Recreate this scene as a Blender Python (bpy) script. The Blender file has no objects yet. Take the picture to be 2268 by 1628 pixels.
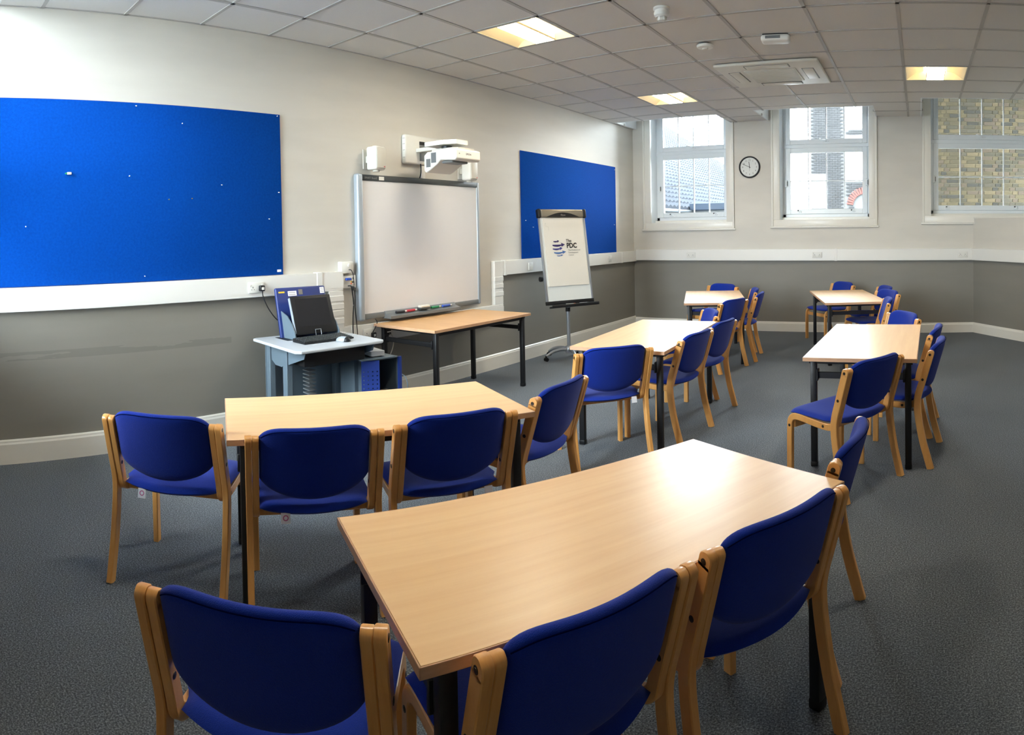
import bpy, bmesh, math, random
from mathutils import Vector, Matrix

random.seed(7)
sc = bpy.context.scene
COL = sc.collection
PI = math.pi
R = math.radians

# ------------------------------------------------------------------ camera
# The photograph is a hand-swept panorama: a cylindrical projection.
F, CY, CXP = 1455.37, 544.6, 1134.0
yaw, pitch, roll = 0.62063, -0.01682, -0.01745
CAM = Vector((4.5411, 0.0, 1.5278))
Rz = Matrix(((math.cos(yaw), math.sin(yaw), 0), (-math.sin(yaw), math.cos(yaw), 0), (0, 0, 1)))
Rx = Matrix(((1, 0, 0), (0, math.cos(pitch), math.sin(pitch)), (0, -math.sin(pitch), math.cos(pitch))))
Ry = Matrix(((math.cos(roll), 0, math.sin(roll)), (0, 1, 0), (-math.sin(roll), 0, math.cos(roll))))
W2C = Ry @ Rx @ Rz
cam_data = bpy.data.cameras.new('camera')
cam = bpy.data.objects.new('camera', cam_data)
COL.objects.link(cam)
cam_data.type = 'PANO'
cam_data.panorama_type = 'CENTRAL_CYLINDRICAL'
cam_data.central_cylindrical_radius = 1.0
cam_data.central_cylindrical_range_u_min = -CXP / F
cam_data.central_cylindrical_range_u_max = (2268 - CXP) / F
cam_data.central_cylindrical_range_v_min = -(1628 - CY) / F
cam_data.central_cylindrical_range_v_max = CY / F
cam_data.clip_start = 0.02
cam_data.clip_end = 300
rx, ry_, rz_ = W2C[0], W2C[1], W2C[2]
cam.matrix_world = Matrix(((rx[0], rz_[0], -ry_[0], CAM.x),
                           (rx[1], rz_[1], -ry_[1], CAM.y),
                           (rx[2], rz_[2], -ry_[2], CAM.z),
                           (0, 0, 0, 1)))
sc.camera = cam

# ------------------------------------------------------------------ world: bright overcast sky
SKY = 28.0
LAMP = 56.0
world = bpy.data.worlds.new('overcast_sky')
sc.world = world
world.use_nodes = True
bg = world.node_tree.nodes['Background']
bg.inputs['Color'].default_value = (0.86, 0.94, 1.0, 1)
bg.inputs['Strength'].default_value = SKY

vs = sc.view_settings
vs.view_transform = 'Standard'
vs.look = 'None'
vs.exposure = 0.68
vs.gamma = 1.0
vs.use_curve_mapping = False
sc.cycles.use_denoising = True
sc.cycles.max_bounces = 9
sc.cycles.diffuse_bounces = 5
sc.cycles.adaptive_threshold = 0.015
sc.cycles.sample_clamp_indirect = 8.0

# ------------------------------------------------------------------ room sizes
H = 3.212          # suspended ceiling
HV = 4.05          # slab above the ceiling void
YB = 9.78          # window wall
XR = 6.9           # right wall
YF = -0.95         # wall behind the viewpoint

# ------------------------------------------------------------------ materials
def lin(c):
    return tuple(((v / 255) / 12.92 if v / 255 <= 0.04045 else ((v / 255 + 0.055) / 1.055) ** 2.4) for v in c)

def new_mat(name):
    m = bpy.data.materials.new(name)
    m.use_nodes = True
    nt = m.node_tree
    return m, nt, nt.nodes['Principled BSDF']

def add(nt, t, **kw):
    n = nt.nodes.new(t)
    for k, v in kw.items():
        setattr(n, k, v)
    return n

def mat(name, rgb, rough=0.5, metal=0.0, noise=0.0, nscale=20.0, bump=0.0, bscale=200.0, coat=0.0, sheen=0.0,
        spec=0.5, emit=None, estr=0.0, stretch=None):
    m, nt, b = new_mat(name)
    c = lin(rgb)
    b.inputs['Base Color'].default_value = (*c, 1)
    b.inputs['Roughness'].default_value = rough
    b.inputs['Metallic'].default_value = metal
    b.inputs['Specular IOR Level'].default_value = spec
    b.inputs['Coat Weight'].default_value = coat
    b.inputs['Coat Roughness'].default_value = 0.15
    b.inputs['Sheen Weight'].default_value = sheen
    b.inputs['Sheen Roughness'].default_value = 0.5
    if emit:
        b.inputs['Emission Color'].default_value = (*emit, 1)
        b.inputs['Emission Strength'].default_value = estr
    if noise or bump:
        tc = add(nt, 'ShaderNodeTexCoord')
        vec = tc.outputs['Object']
        if stretch:
            mp = add(nt, 'ShaderNodeMapping')
            mp.inputs['Scale'].default_value = stretch
            nt.links.new(vec, mp.inputs['Vector'])
            vec = mp.outputs['Vector']
    if noise:
        n = add(nt, 'ShaderNodeTexNoise')
        n.inputs['Scale'].default_value = nscale
        n.inputs['Detail'].default_value = 5
        nt.links.new(vec, n.inputs['Vector'])
        r = add(nt, 'ShaderNodeValToRGB')
        r.color_ramp.elements[0].position = 0.3
        r.color_ramp.elements[1].position = 0.7
        r.color_ramp.elements[0].color = (*[v * (1 - noise) for v in c], 1)
        r.color_ramp.elements[1].color = (*[min(1, v * (1 + noise)) for v in c], 1)
        nt.links.new(n.outputs['Fac'], r.inputs['Fac'])
        nt.links.new(r.outputs['Color'], b.inputs['Base Color'])
    if bump:
        n2 = add(nt, 'ShaderNodeTexNoise')
        n2.inputs['Scale'].default_value = bscale
        n2.inputs['Detail'].default_value = 3
        nt.links.new(vec, n2.inputs['Vector'])
        bp = add(nt, 'ShaderNodeBump')
        bp.inputs['Strength'].default_value = bump
        bp.inputs['Distance'].default_value = 0.002
        nt.links.new(n2.outputs['Fac'], bp.inputs['Height'])
        nt.links.new(bp.outputs['Normal'], b.inputs['Normal'])
    return m

M = {}
WHITE_P = lin((212, 209, 201))
GREY_P = lin((134, 131, 124))

def wall_mat(name, step):
    """white paint above the trunking, grey paint below it; step = dip of the border under the whiteboard"""
    m, nt, b = new_mat(name)
    g = add(nt, 'ShaderNodeNewGeometry')
    sp = add(nt, 'ShaderNodeSeparateXYZ')
    nt.links.new(g.outputs['Position'], sp.inputs[0])
    def math_(op, a, bb):
        n = add(nt, 'ShaderNodeMath', operation=op)
        for i, v in enumerate((a, bb)):
            if isinstance(v, (int, float)):
                n.inputs[i].default_value = v
            else:
                nt.links.new(v, n.inputs[i])
        return n.outputs[0]
    border = 1.15
    if step:
        inside = math_('MULTIPLY', math_('GREATER_THAN', sp.outputs['Y'], 3.63), math_('LESS_THAN', sp.outputs['Y'], 6.02))
        border = math_('SUBTRACT', 1.15, math_('MULTIPLY', inside, 0.5))
    is_grey = math_('LESS_THAN', sp.outputs['Z'], border)
    n = add(nt, 'ShaderNodeTexNoise')
    n.inputs['Scale'].default_value = 1.3
    n.inputs['Detail'].default_value = 6
    mp = add(nt, 'ShaderNodeMapping')
    mp.inputs['Scale'].default_value = (1, 0.6, 3.5)
    nt.links.new(g.outputs['Position'], mp.inputs['Vector'])
    nt.links.new(mp.outputs['Vector'], n.inputs['Vector'])
    r = add(nt, 'ShaderNodeValToRGB')
    r.color_ramp.elements[0].position = 0.35
    r.color_ramp.elements[1].position = 0.6
    r.color_ramp.elements[0].color = (0.9, 0.9, 0.9, 1)
    r.color_ramp.elements[1].color = (1, 1, 1, 1)
    nt.links.new(n.outputs['Fac'], r.inputs['Fac'])
    scuff = None
    if step:
        n4 = add(nt, 'ShaderNodeTexNoise')
        n4.inputs['Scale'].default_value = 2.2
        n4.inputs['Detail'].default_value = 5
        mp4 = add(nt, 'ShaderNodeMapping')
        mp4.inputs['Scale'].default_value = (1, 0.8, 9)
        nt.links.new(g.outputs['Position'], mp4.inputs['Vector'])
        nt.links.new(mp4.outputs['Vector'], n4.inputs['Vector'])
        dz = math_('ABSOLUTE', math_('SUBTRACT', sp.outputs['Z'], 0.745), 0)
        band = math_('MULTIPLY', math_('LESS_THAN', dz, 0.03), math_('LESS_THAN', sp.outputs['Y'], 2.6))
        scuff = math_('MULTIPLY', band, math_('GREATER_THAN', n4.outputs['Fac'], 0.47))
        scuff = math_('SUBTRACT', 1.0, math_('MULTIPLY', scuff, 0.16))
    mx = add(nt, 'ShaderNodeMix', data_type='RGBA')
    mx.inputs['A'].default_value = (*WHITE_P, 1)
    mx.inputs['B'].default_value = (*GREY_P, 1)
    nt.links.new(is_grey, mx.inputs['Factor'])
    ml = add(nt, 'ShaderNodeMix', data_type='RGBA', blend_type='MULTIPLY')
    ml.inputs['Factor'].default_value = 0.6
    nt.links.new(mx.outputs['Result'], ml.inputs['A'])
    nt.links.new(r.outputs['Color'], ml.inputs['B'])
    res = ml.outputs['Result']
    if scuff is not None:
        m5 = add(nt, 'ShaderNodeMix', data_type='RGBA', blend_type='MULTIPLY')
        m5.inputs['Factor'].default_value = 1.0
        nt.links.new(res, m5.inputs['A'])
        nt.links.new(scuff, m5.inputs['B'])
        res = m5.outputs['Result']
    nt.links.new(res, b.inputs['Base Color'])
    b.inputs['Roughness'].default_value = 0.55
    n2 = add(nt, 'ShaderNodeTexNoise')
    n2.inputs['Scale'].default_value = 120
    nt.links.new(g.outputs['Position'], n2.inputs['Vector'])
    bp = add(nt, 'ShaderNodeBump')
    bp.inputs['Strength'].default_value = 0.08
    bp.inputs['Distance'].default_value = 0.003
    nt.links.new(n2.outputs['Fac'], bp.inputs['Height'])
    nt.links.new(bp.outputs['Normal'], b.inputs['Normal'])
    return m

M['wall_left'] = wall_mat('left_wall_paint', True)
M['wall'] = wall_mat('wall_paint', False)
M['white_paint'] = mat('white_wall_paint', (226, 223, 215), 0.55, bump=0.08, bscale=120)
M['well'] = mat('ceiling_well_paint', (232, 236, 238), 0.5)
M['gloss_white'] = mat('white_gloss_paint', (230, 228, 220), 0.3)
M['upvc'] = mat('white_window_frame', (232, 238, 242), 0.3)
M['trunk'] = mat('white_plastic_trunking', (232, 232, 228), 0.35)
M['plastic'] = mat('white_plastic', (228, 228, 222), 0.35)
M['cream_plastic'] = mat('off_white_plastic', (214, 212, 202), 0.4)
M['grey_plastic'] = mat('grey_plastic', (112, 116, 118), 0.45)
M['dark_plastic'] = mat('black_plastic', (20, 21, 24), 0.45, spec=0.35)
M['black_metal'] = mat('black_painted_steel', (20, 21, 24), 0.45, bump=0.15, bscale=400)
M['silver'] = mat('silver_aluminium', (176, 182, 190), 0.32, metal=0.7)
M['silver_paint'] = mat('silver_grey_paint', (168, 178, 188), 0.35, metal=0.25)
M['bronze'] = mat('brushed_header_metal', (150, 142, 128), 0.35, metal=0.6)
M['dark_trim'] = mat('charcoal_trim', (62, 66, 68), 0.45)
M['mid_trim'] = mat('grey_trim', (112, 116, 118), 0.45)
M['whiteboard'] = mat('whiteboard_surface', (226, 226, 228), 0.32)
M['paper'] = mat('flipchart_paper', (226, 222, 212), 0.6)
M['board_white'] = mat('flipchart_board', (222, 226, 224), 0.3)
M['trolley'] = mat('blue_grey_steel', (96, 112, 124), 0.45)
M['trolley_top'] = mat('pale_grey_laminate', (190, 196, 202), 0.4, noise=0.04, nscale=300)
M['lid_blue'] = mat('blue_plastic_lid', (30, 48, 108), 0.4)
M['cage_blue'] = mat('blue_steel', (32, 58, 140), 0.45)
M['screen'] = mat('switched_off_screen', (24, 25, 30), 0.45, spec=0.25)
M['yellow'] = mat('yellow_tape', (236, 200, 60), 0.5)
M['red'] = mat('red_marker', (190, 45, 60), 0.4)
M['green'] = mat('green_marker', (30, 140, 90), 0.4)
M['blue_pen'] = mat('blue_marker', (40, 80, 180), 0.4)
M['black_pen'] = mat('black_marker', (30, 32, 40), 0.4)
M['orange'] = mat('orange_cap', (220, 90, 40), 0.4)
M['print_black'] = mat('black_print', (30, 28, 30), 0.6)
M['print_grey'] = mat('grey_print', (150, 148, 144), 0.6)
M['print_purple'] = mat('purple_print', (44, 34, 92), 0.6)
M['print_indigo'] = mat('indigo_print', (62, 60, 130), 0.6)
M['print_blue'] = mat('blue_print', (72, 110, 168), 0.6)
M['print_pink'] = mat('pink_print', (206, 110, 160), 0.6)
M['bolt'] = mat('dark_bolt', (52, 42, 34), 0.4, metal=0.4)
M['felt'] = mat('blue_pinboard_felt', (0, 68, 160), 0.95, noise=0.10, nscale=60, bump=0.9, bscale=260, spec=0.1)
M['felt_edge'] = mat('pinboard_edge', (10, 60, 150), 0.8)
M['fabric'] = mat('royal_blue_upholstery', (12, 45, 146), 0.9, noise=0.14, nscale=420, bump=0.7, bscale=500, sheen=0.12, spec=0.15)
M['piping'] = mat('blue_seam', (6, 16, 66), 1.0, spec=0.0)
M['ctile'] = mat('mineral_ceiling_tile', (216, 215, 212), 0.9, noise=0.03, nscale=160, bump=0.5, bscale=240)
M['cbar'] = mat('ceiling_grid_bar', (176, 175, 172), 0.5)
M['tag'] = mat('white_fabric_tag', (240, 240, 246), 0.7)
M['enamel'] = mat('white_enamel_reflector', (240, 234, 214), 0.3)
M['steel_fix'] = mat('zinc_steel', (150, 150, 146), 0.4, metal=0.8)
M['glow'] = mat('lit_diffuser', (255, 250, 235), 0.5, emit=(1.0, 0.90, 0.73), estr=LAMP)
M['glow_side'] = mat('lit_perforated_side', (255, 240, 210), 0.5, emit=(1.0, 0.74, 0.38), estr=1.6)
M['led_blue'] = mat('blue_power_light', (40, 40, 240), 0.3, emit=(0.1, 0.1, 1.0), estr=3.0)
M['slate'] = mat('roof_pantile', (52, 55, 60), 0.95, noise=0.12, nscale=2.0, spec=0.05)
M['brick_pale'] = mat('pale_far_brick', (45, 46, 48), 0.85, noise=0.25, nscale=3.0)
M['mortar_pale'] = mat('pale_far_mortar', (86, 87, 88), 0.9)
M['brick_red'] = mat('red_arch_brick', (110, 56, 50), 0.85)
M['mortar'] = mat('lime_mortar', (112, 104, 86), 0.95, noise=0.15, nscale=30, bump=0.5, bscale=80)
M['glare'] = mat('white_glare', (236, 236, 234), 0.9)
M['shed'] = mat('blue_felt_roof', (40, 52, 68), 0.8)
M['dial'] = mat('clock_dial', (216, 220, 218), 0.4)
M['asphalt'] = mat('yard_asphalt', (110, 112, 112), 0.9, noise=0.2, nscale=3)

BRICKS = []
for i, c in enumerate([(60, 53, 36), (68, 60, 40), (52, 48, 36), (76, 66, 46), (42, 40, 34), (66, 56, 44), (58, 53, 42)]):
    BRICKS.append(mat('yellow_stock_brick_%d' % i, c, 0.9, noise=0.22, nscale=18, bump=0.6, bscale=60))

def carpet():
    m, nt, b = new_mat('dark_grey_carpet')
    tc = add(nt, 'ShaderNodeTexCoord')
    n = add(nt, 'ShaderNodeTexNoise')
    n.inputs['Scale'].default_value = 150
    n.inputs['Detail'].default_value = 6
    n.inputs['Roughness'].default_value = 0.75
    nt.links.new(tc.outputs['Object'], n.inputs['Vector'])
    r = add(nt, 'ShaderNodeValToRGB')
    e = r.color_ramp.elements
    e[0].position, e[0].color = 0.36, (*lin((42, 47, 53)), 1)
    e[1].position, e[1].color = 0.66, (*lin((154, 162, 170)), 1)
    x = r.color_ramp.elements.new(0.5)
    x.color = (*lin((86, 94, 102)), 1)
    nt.links.new(n.outputs['Fac'], r.inputs['Fac'])
    n3 = add(nt, 'ShaderNodeTexNoise')
    n3.inputs['Scale'].default_value = 1.6
    n3.inputs['Detail'].default_value = 4
    nt.links.new(tc.outputs['Object'], n3.inputs['Vector'])
    r3 = add(nt, 'ShaderNodeValToRGB')
    r3.color_ramp.elements[0].color = (0.82, 0.82, 0.82, 1)
    r3.color_ramp.elements[1].color = (1.12, 1.1, 1.06, 1)
    nt.links.new(n3.outputs['Fac'], r3.inputs['Fac'])
    ml = add(nt, 'ShaderNodeMix', data_type='RGBA', blend_type='MULTIPLY')
    ml.inputs['Factor'].default_value = 1.0
    nt.links.new(r.outputs['Color'], ml.inputs['A'])
    nt.links.new(r3.outputs['Color'], ml.inputs['B'])
    nt.links.new(ml.outputs['Result'], b.inputs['Base Color'])
    b.inputs['Roughness'].default_value = 0.95
    b.inputs['Specular IOR Level'].default_value = 0.15
    b.inputs['Sheen Weight'].default_value = 0.1
    n2 = add(nt, 'ShaderNodeTexNoise')
    n2.inputs['Scale'].default_value = 260
    nt.links.new(tc.outputs['Object'], n2.inputs['Vector'])
    bp = add(nt, 'ShaderNodeBump')
    bp.inputs['Strength'].default_value = 0.9
    bp.inputs['Distance'].default_value = 0.004
    nt.links.new(n2.outputs['Fac'], bp.inputs['Height'])
    nt.links.new(bp.outputs['Normal'], b.inputs['Normal'])
    return m
M['carpet'] = carpet()

def wood(name, c0, c1, rough, coat, scale, spec=0.5, thin=1.0):
    """grain runs along local X for tops, along Z for frames (thin stretches the noise)"""
    m, nt, b = new_mat(name)
    tc = add(nt, 'ShaderNodeTexCoord')
    mp = add(nt, 'ShaderNodeMapping')
    mp.inputs['Scale'].default_value = scale
    nt.links.new(tc.outputs['Object'], mp.inputs['Vector'])
    n = add(nt, 'ShaderNodeTexNoise')
    n.inputs['Scale'].default_value = 1.0
    n.inputs['Detail'].default_value = 8
    n.inputs['Roughness'].default_value = 0.6
    n.inputs['Distortion'].default_value = 0.3
    nt.links.new(mp.outputs['Vector'], n.inputs['Vector'])
    r = add(nt, 'ShaderNodeValToRGB')
    r.color_ramp.elements[0].position = 0.3
    r.color_ramp.elements[1].position = 0.7
    r.color_ramp.elements[0].color = (*lin(c0), 1)
    r.color_ramp.elements[1].color = (*lin(c1), 1)
    nt.links.new(n.outputs['Fac'], r.inputs['Fac'])
    nt.links.new(r.outputs['Color'], b.inputs['Base Color'])
    b.inputs['Roughness'].default_value = rough
    b.inputs['Coat Weight'].default_value = coat
    b.inputs['Coat Roughness'].default_value = 0.28
    b.inputs['Specular IOR Level'].default_value = spec
    return m
M['beech_top'] = wood('beech_laminate', (232, 188, 136), (241, 203, 152), 0.35, 0.14, (1.6, 26, 26))
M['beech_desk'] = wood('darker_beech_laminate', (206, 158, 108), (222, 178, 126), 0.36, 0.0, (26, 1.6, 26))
M['lipping'] = wood('beech_lipping', (196, 152, 118), (216, 174, 136), 0.4, 0.1, (8, 8, 40))
M['beech_frame'] = wood('varnished_beech_frame', (220, 154, 80), (234, 176, 102), 0.34, 0.3, (60, 22, 5))

def glass():
    m = bpy.data.materials.new('window_glass')
    m.use_nodes = True
    nt = m.node_tree
    nt.nodes.clear()
    out = add(nt, 'ShaderNodeOutputMaterial')
    tr = add(nt, 'ShaderNodeBsdfTransparent')
    tr.inputs['Color'].default_value = (0.95, 0.97, 0.97, 1)
    gl = add(nt, 'ShaderNodeBsdfGlossy')
    gl.inputs['Roughness'].default_value = 0.02
    fr = add(nt, 'ShaderNodeFresnel')
    fr.inputs['IOR'].default_value = 1.45
    mx = add(nt, 'ShaderNodeMixShader')
    nt.links.new(fr.outputs[0], mx.inputs[0])
    nt.links.new(tr.outputs[0], mx.inputs[1])
    nt.links.new(gl.outputs[0], mx.inputs[2])
    nt.links.new(mx.outputs[0], out.inputs['Surface'])
    return m
M['glass'] = glass()

# ------------------------------------------------------------------ mesh helpers
class MB:
    def __init__(self):
        self.bm = bmesh.new()

    def _merge(self, other, mtx=None):
        if mtx is not None:
            bmesh.ops.transform(other, matrix=mtx, verts=other.verts)
        me = bpy.data.meshes.new('tmp')
        other.to_mesh(me)
        other.free()
        self.bm.from_mesh(me)
        bpy.data.meshes.remove(me)

    def box(self, a, b, bevel=0.0, seg=2, mtx=None):
        t = bmesh.new()
        bmesh.ops.create_cube(t, size=1.0)
        for v in t.verts:
            v.co = Vector([(a[i] + b[i]) / 2 + v.co[i] * (b[i] - a[i]) for i in range(3)])
        if bevel:
            bmesh.ops.bevel(t, geom=list(t.edges), offset=bevel, segments=seg, profile=0.5, affect='EDGES')
        self._merge(t, mtx)
        return self

    def cyl(self, p0, p1, r, n=16, r2=None, mtx=None):
        p0, p1 = Vector(p0), Vector(p1)
        d = p1 - p0
        t = bmesh.new()
        bmesh.ops.create_cone(t, cap_ends=True, segments=n, radius1=r, radius2=r if r2 is None else r2, depth=d.length)
        q = Vector((0, 0, 1)).rotation_difference(d.normalized())
        bmesh.ops.transform(t, matrix=Matrix.Translation((p0 + p1) / 2) @ q.to_matrix().to_4x4(), verts=t.verts)
        self._merge(t, mtx)
        return self

    def tube(self, pts, r, n=8, mtx=None):
        pts = [Vector(p) for p in pts]
        t = bmesh.new()
        rings = []
        up = Vector((0, 0, 1))
        for i, p in enumerate(pts):
            d = (pts[min(i + 1, len(pts) - 1)] - pts[max(i - 1, 0)]).normalized()
            a = d.cross(up)
            if a.length < 0.05:
                a = d.cross(Vector((0, 1, 0)))
            a.normalize()
            b = d.cross(a).normalized()
            rr = r[i] if isinstance(r, (list, tuple)) else r
            rings.append([t.verts.new(p + (a * math.cos(2 * PI * k / n) + b * math.sin(2 * PI * k / n)) * rr) for k in range(n)])
        for i in range(len(rings) - 1):
            for k in range(n):
                t.faces.new((rings[i][k], rings[i][(k + 1) % n], rings[i + 1][(k + 1) % n], rings[i + 1][k]))
        t.faces.new(rings[0][::-1])
        t.faces.new(rings[-1])
        self._merge(t, mtx)
        return self

    def prism(self, poly, z0, z1, mtx=None):
        t = bmesh.new()
        lo = [t.verts.new((x, y, z0)) for x, y in poly]
        hi = [t.verts.new((x, y, z1)) for x, y in poly]
        n = len(poly)
        t.faces.new(lo[::-1])
        t.faces.new(hi)
        for i in range(n):
            t.faces.new((lo[i], lo[(i + 1) % n], hi[(i + 1) % n], hi[i]))
        self._merge(t, mtx)
        return self

    def lathe(self, prof, n=24, mtx=None):
        t = bmesh.new()
        rings = []
        for r, z in prof:
            if r < 1e-5:
                rings.append([t.verts.new((0, 0, z))])
            else:
                rings.append([t.verts.new((r * math.cos(2 * PI * k / n), r * math.sin(2 * PI * k / n), z)) for k in range(n)])
        for a, b in zip(rings, rings[1:]):
            for k in range(n):
                k2 = (k + 1) % n
                if len(a) == 1 and len(b) == 1:
                    continue
                if len(a) == 1:
                    t.faces.new((a[0], b[k2], b[k]))
                elif len(b) == 1:
                    t.faces.new((a[k], a[k2], b[0]))
                else:
                    t.faces.new((a[k], a[k2], b[k2], b[k]))
        self._merge(t, mtx)
        return self

    def strip(self, path, x0, x1, ch=0.003):
        """bent-wood strip: path of (y, z, half thickness), x0..x1 wide, chamfered edges"""
        t = bmesh.new()
        rings = []
        n = len(path)
        for i, (y, z, h) in enumerate(path):
            y0, z0, _ = path[max(i - 1, 0)]
            y1, z1, _ = path[min(i + 1, n - 1)]
            d = Vector((y1 - y0, z1 - z0)).normalized()
            nx, nz = -d.y, d.x
            c = min(ch, h * 0.6)
            prof = [(x0 + ch, -h), (x1 - ch, -h), (x1, -h + c), (x1, h - c), (x1 - ch, h), (x0 + ch, h), (x0, h - c), (x0, -h + c)]
            rings.append([t.verts.new((x, y + nx * s, z + nz * s)) for x, s in prof])
        for a, b in zip(rings, rings[1:]):
            for k in range(8):
                t.faces.new((a[k], a[(k + 1) % 8], b[(k + 1) % 8], b[k]))
        t.faces.new(rings[0][::-1])
        t.faces.new(rings[-1])
        self._merge(t)
        return self

    def mesh(self, name='mesh', smooth=True, angle=40):
        bmesh.ops.recalc_face_normals(self.bm, faces=self.bm.faces)
        me = bpy.data.meshes.new(name)
        self.bm.to_mesh(me)
        self.bm.free()
        if smooth:
            me.polygons.foreach_set('use_smooth', [True] * len(me.polygons))
            me.set_sharp_from_angle(angle=R(angle))
        return me

    def build(self, name, m, parent=None, smooth=True, angle=40):
        return obj(name, self.mesh(name, smooth, angle), m, parent)

def obj(name, me, m, parent=None):
    if m is not None and not me.materials:
        me.materials.append(M[m] if isinstance(m, str) else m)
    o = bpy.data.objects.new(name, me)
    COL.objects.link(o)
    if parent is not None:
        o.parent = parent
    return o

def put(name, me, parent, mtx=None):
    """another object on an existing mesh"""
    o = bpy.data.objects.new(name, me)
    COL.objects.link(o)
    o.parent = parent
    if mtx is not None:
        o.matrix_local = mtx
    return o

def tag(o, label, cat, group=None):
    o['label'] = label
    o['category'] = cat
    if group:
        o['group'] = group
    return o

def thing(name, label, cat, loc=(0, 0, 0), rotz=0.0, group=None):
    o = bpy.data.objects.new(name, None)
    o.empty_display_size = 0.1
    COL.objects.link(o)
    o.location = loc
    o.rotation_euler = (0, 0, rotz)
    return tag(o, label, cat, group)

def struct(o):
    o['kind'] = 'structure'
    return o

def bez(pts, n=24):
    """Catmull-Rom through the points"""
    P = [Vector(p) for p in pts]
    P = [P[0] * 2 - P[1]] + P + [P[-1] * 2 - P[-2]]
    out = []
    for i in range(1, len(P) - 2):
        for k in range(n):
            t = k / n
            a, b, c, d = P[i - 1], P[i], P[i + 1], P[i + 2]
            out.append(0.5 * ((2 * b) + (c - a) * t + (2 * a - 5 * b + 4 * c - d) * t * t + (3 * b - a - 3 * c + d) * t ** 3))
    out.append(P[-2])
    return out

def T(x, y, z):
    return Matrix.Translation((x, y, z))

def text_part(name, body, size, m, parent, mtx, align='LEFT', bold=0.0, ext=0.0004):
    cu = bpy.data.curves.new('lettering', 'FONT')
    cu.body = body
    cu.size = size
    cu.align_x = align
    cu.extrude = ext
    cu.offset = bold
    cu.resolution_u = 3
    tmp = bpy.data.objects.new('lettering', cu)
    COL.objects.link(tmp)
    dg = bpy.context.evaluated_depsgraph_get()
    me = bpy.data.meshes.new_from_object(tmp.evaluated_get(dg))
    bpy.data.objects.remove(tmp)
    bpy.data.curves.remove(cu)
    me.name = name
    me.materials.clear()
    o = obj(name, me, m, parent)
    o.matrix_local = mtx
    return o

# ================================================================== SETTING
# floor
struct(MB().box((-0.3, 0.0, -0.2), (XR + 0.3, YB + 0.3, 0)).box((1.75, YF - 0.3, -0.2), (XR + 0.3, 0.0, 0)).build('floor', 'carpet', smooth=False))
# slab over the ceiling void
YR = 0.36          # return wall with a window, left of the viewpoint
XN = 2.05
struct(MB().box((-0.4, YR - 0.36, HV), (XR + 0.4, YB + 0.45, HV + 0.15)).box((XN - 0.3, YF - 0.4, HV), (XR + 0.4, YR - 0.36, HV + 0.15)).build('ceiling_slab', 'well', smooth=False))

def wall_with_openings(name, m, x0, x1, y0, y1, ops, z1=HV):
    """wall along X with openings [(xa, xb, za, zb)]"""
    mb = MB()
    xs = x0
    for xa, xb, za, zb in sorted(ops):
        mb.box((xs, y0, 0), (xa, y1, z1))
        mb.box((xa, y0, 0), (xb, y1, za))
        mb.box((xa, y0, zb), (xb, y1, z1))
        xs = xb
    mb.box((xs, y0, 0), (x1, y1, z1))
    return struct(mb.build(name, m, smooth=False))

WT = 0.42
# window openings: (x0, x1, z0) ; head at 3.72
WIN = [(0.30, 1.60, 1.67), (2.42, 3.80, 1.69), (4.70, 6.30, 1.73)]
WHEAD = 3.74
struct(MB().box((-0.3, YR - 0.35, 0), (0, YB + WT, HV)).build('wall_left', 'wall_left', smooth=False))
wall_with_openings('wall_back', 'wall', 0, XR, YB, YB + WT, [(a, b, c, WHEAD) for a, b, c in WIN])
struct(MB().box((XR, YF - 0.3, 0), (XR + 0.3, YB + WT, HV)).build('wall_right', 'wall', smooth=False))
RWIN = [(0.08, 1.84, 0.85)]
wall_with_openings('wall_return', 'wall', 0, XN, YR - 0.35, YR, [(a, b, c, WHEAD) for a, b, c in RWIN])
struct(MB().box((XN - 0.3, YF, 0), (XN, YR - 0.35, HV)).build('wall_side', 'wall', smooth=False))
struct(MB().box((XN - 0.3, YF - 0.3, 0), (XR, YF, HV)).build('wall_front', 'wall', smooth=False))

# splayed boxed-in wall standing in front of the right window
SPL = [(5.34, YB), (XR, 7.42), (XR, YB)]
mb = MB()
mb.prism([(5.34, YB), (XR, 7.42), (XR, YB)], 0, 1.70)
struct(mb.build('wall_splay', 'wall', smooth=False))
struct(MB().prism([(5.33, YB), (XR, 7.39), (XR, YB)], 1.70, 1.715).build('trim_9', 'gloss_white', smooth=False))

# ---- suspended ceiling: grid bars + separate tiles
GX = [0.0, 0.50, 1.13, 1.76, 2.385, 3.01, 3.68, 4.38, 5.06, 5.72, 6.37, XR]
GY = [YF] + [1.7605 + 0.63 * c for c in range(-4, 12)]
# cut-outs in front of the windows: x0, x1, front edge
CUT = [(0.07, 1.66, 9.06), (2.27, 3.90, 8.93), (4.58, 6.80, 8.45)]
RCUT = [(0.04, 1.90, 0.80)]
LIGHTS = [(2, 4), (2, 9), (7, 8), (4, -1), (7, 3)]      # (column index in GX, row index c)
def gyi(c):
    return 1.7605 + 0.63 * c
light_cells = [(GX[i], GX[i + 1], gyi(c), gyi(c + 1)) for i, c in LIGHTS]

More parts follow.
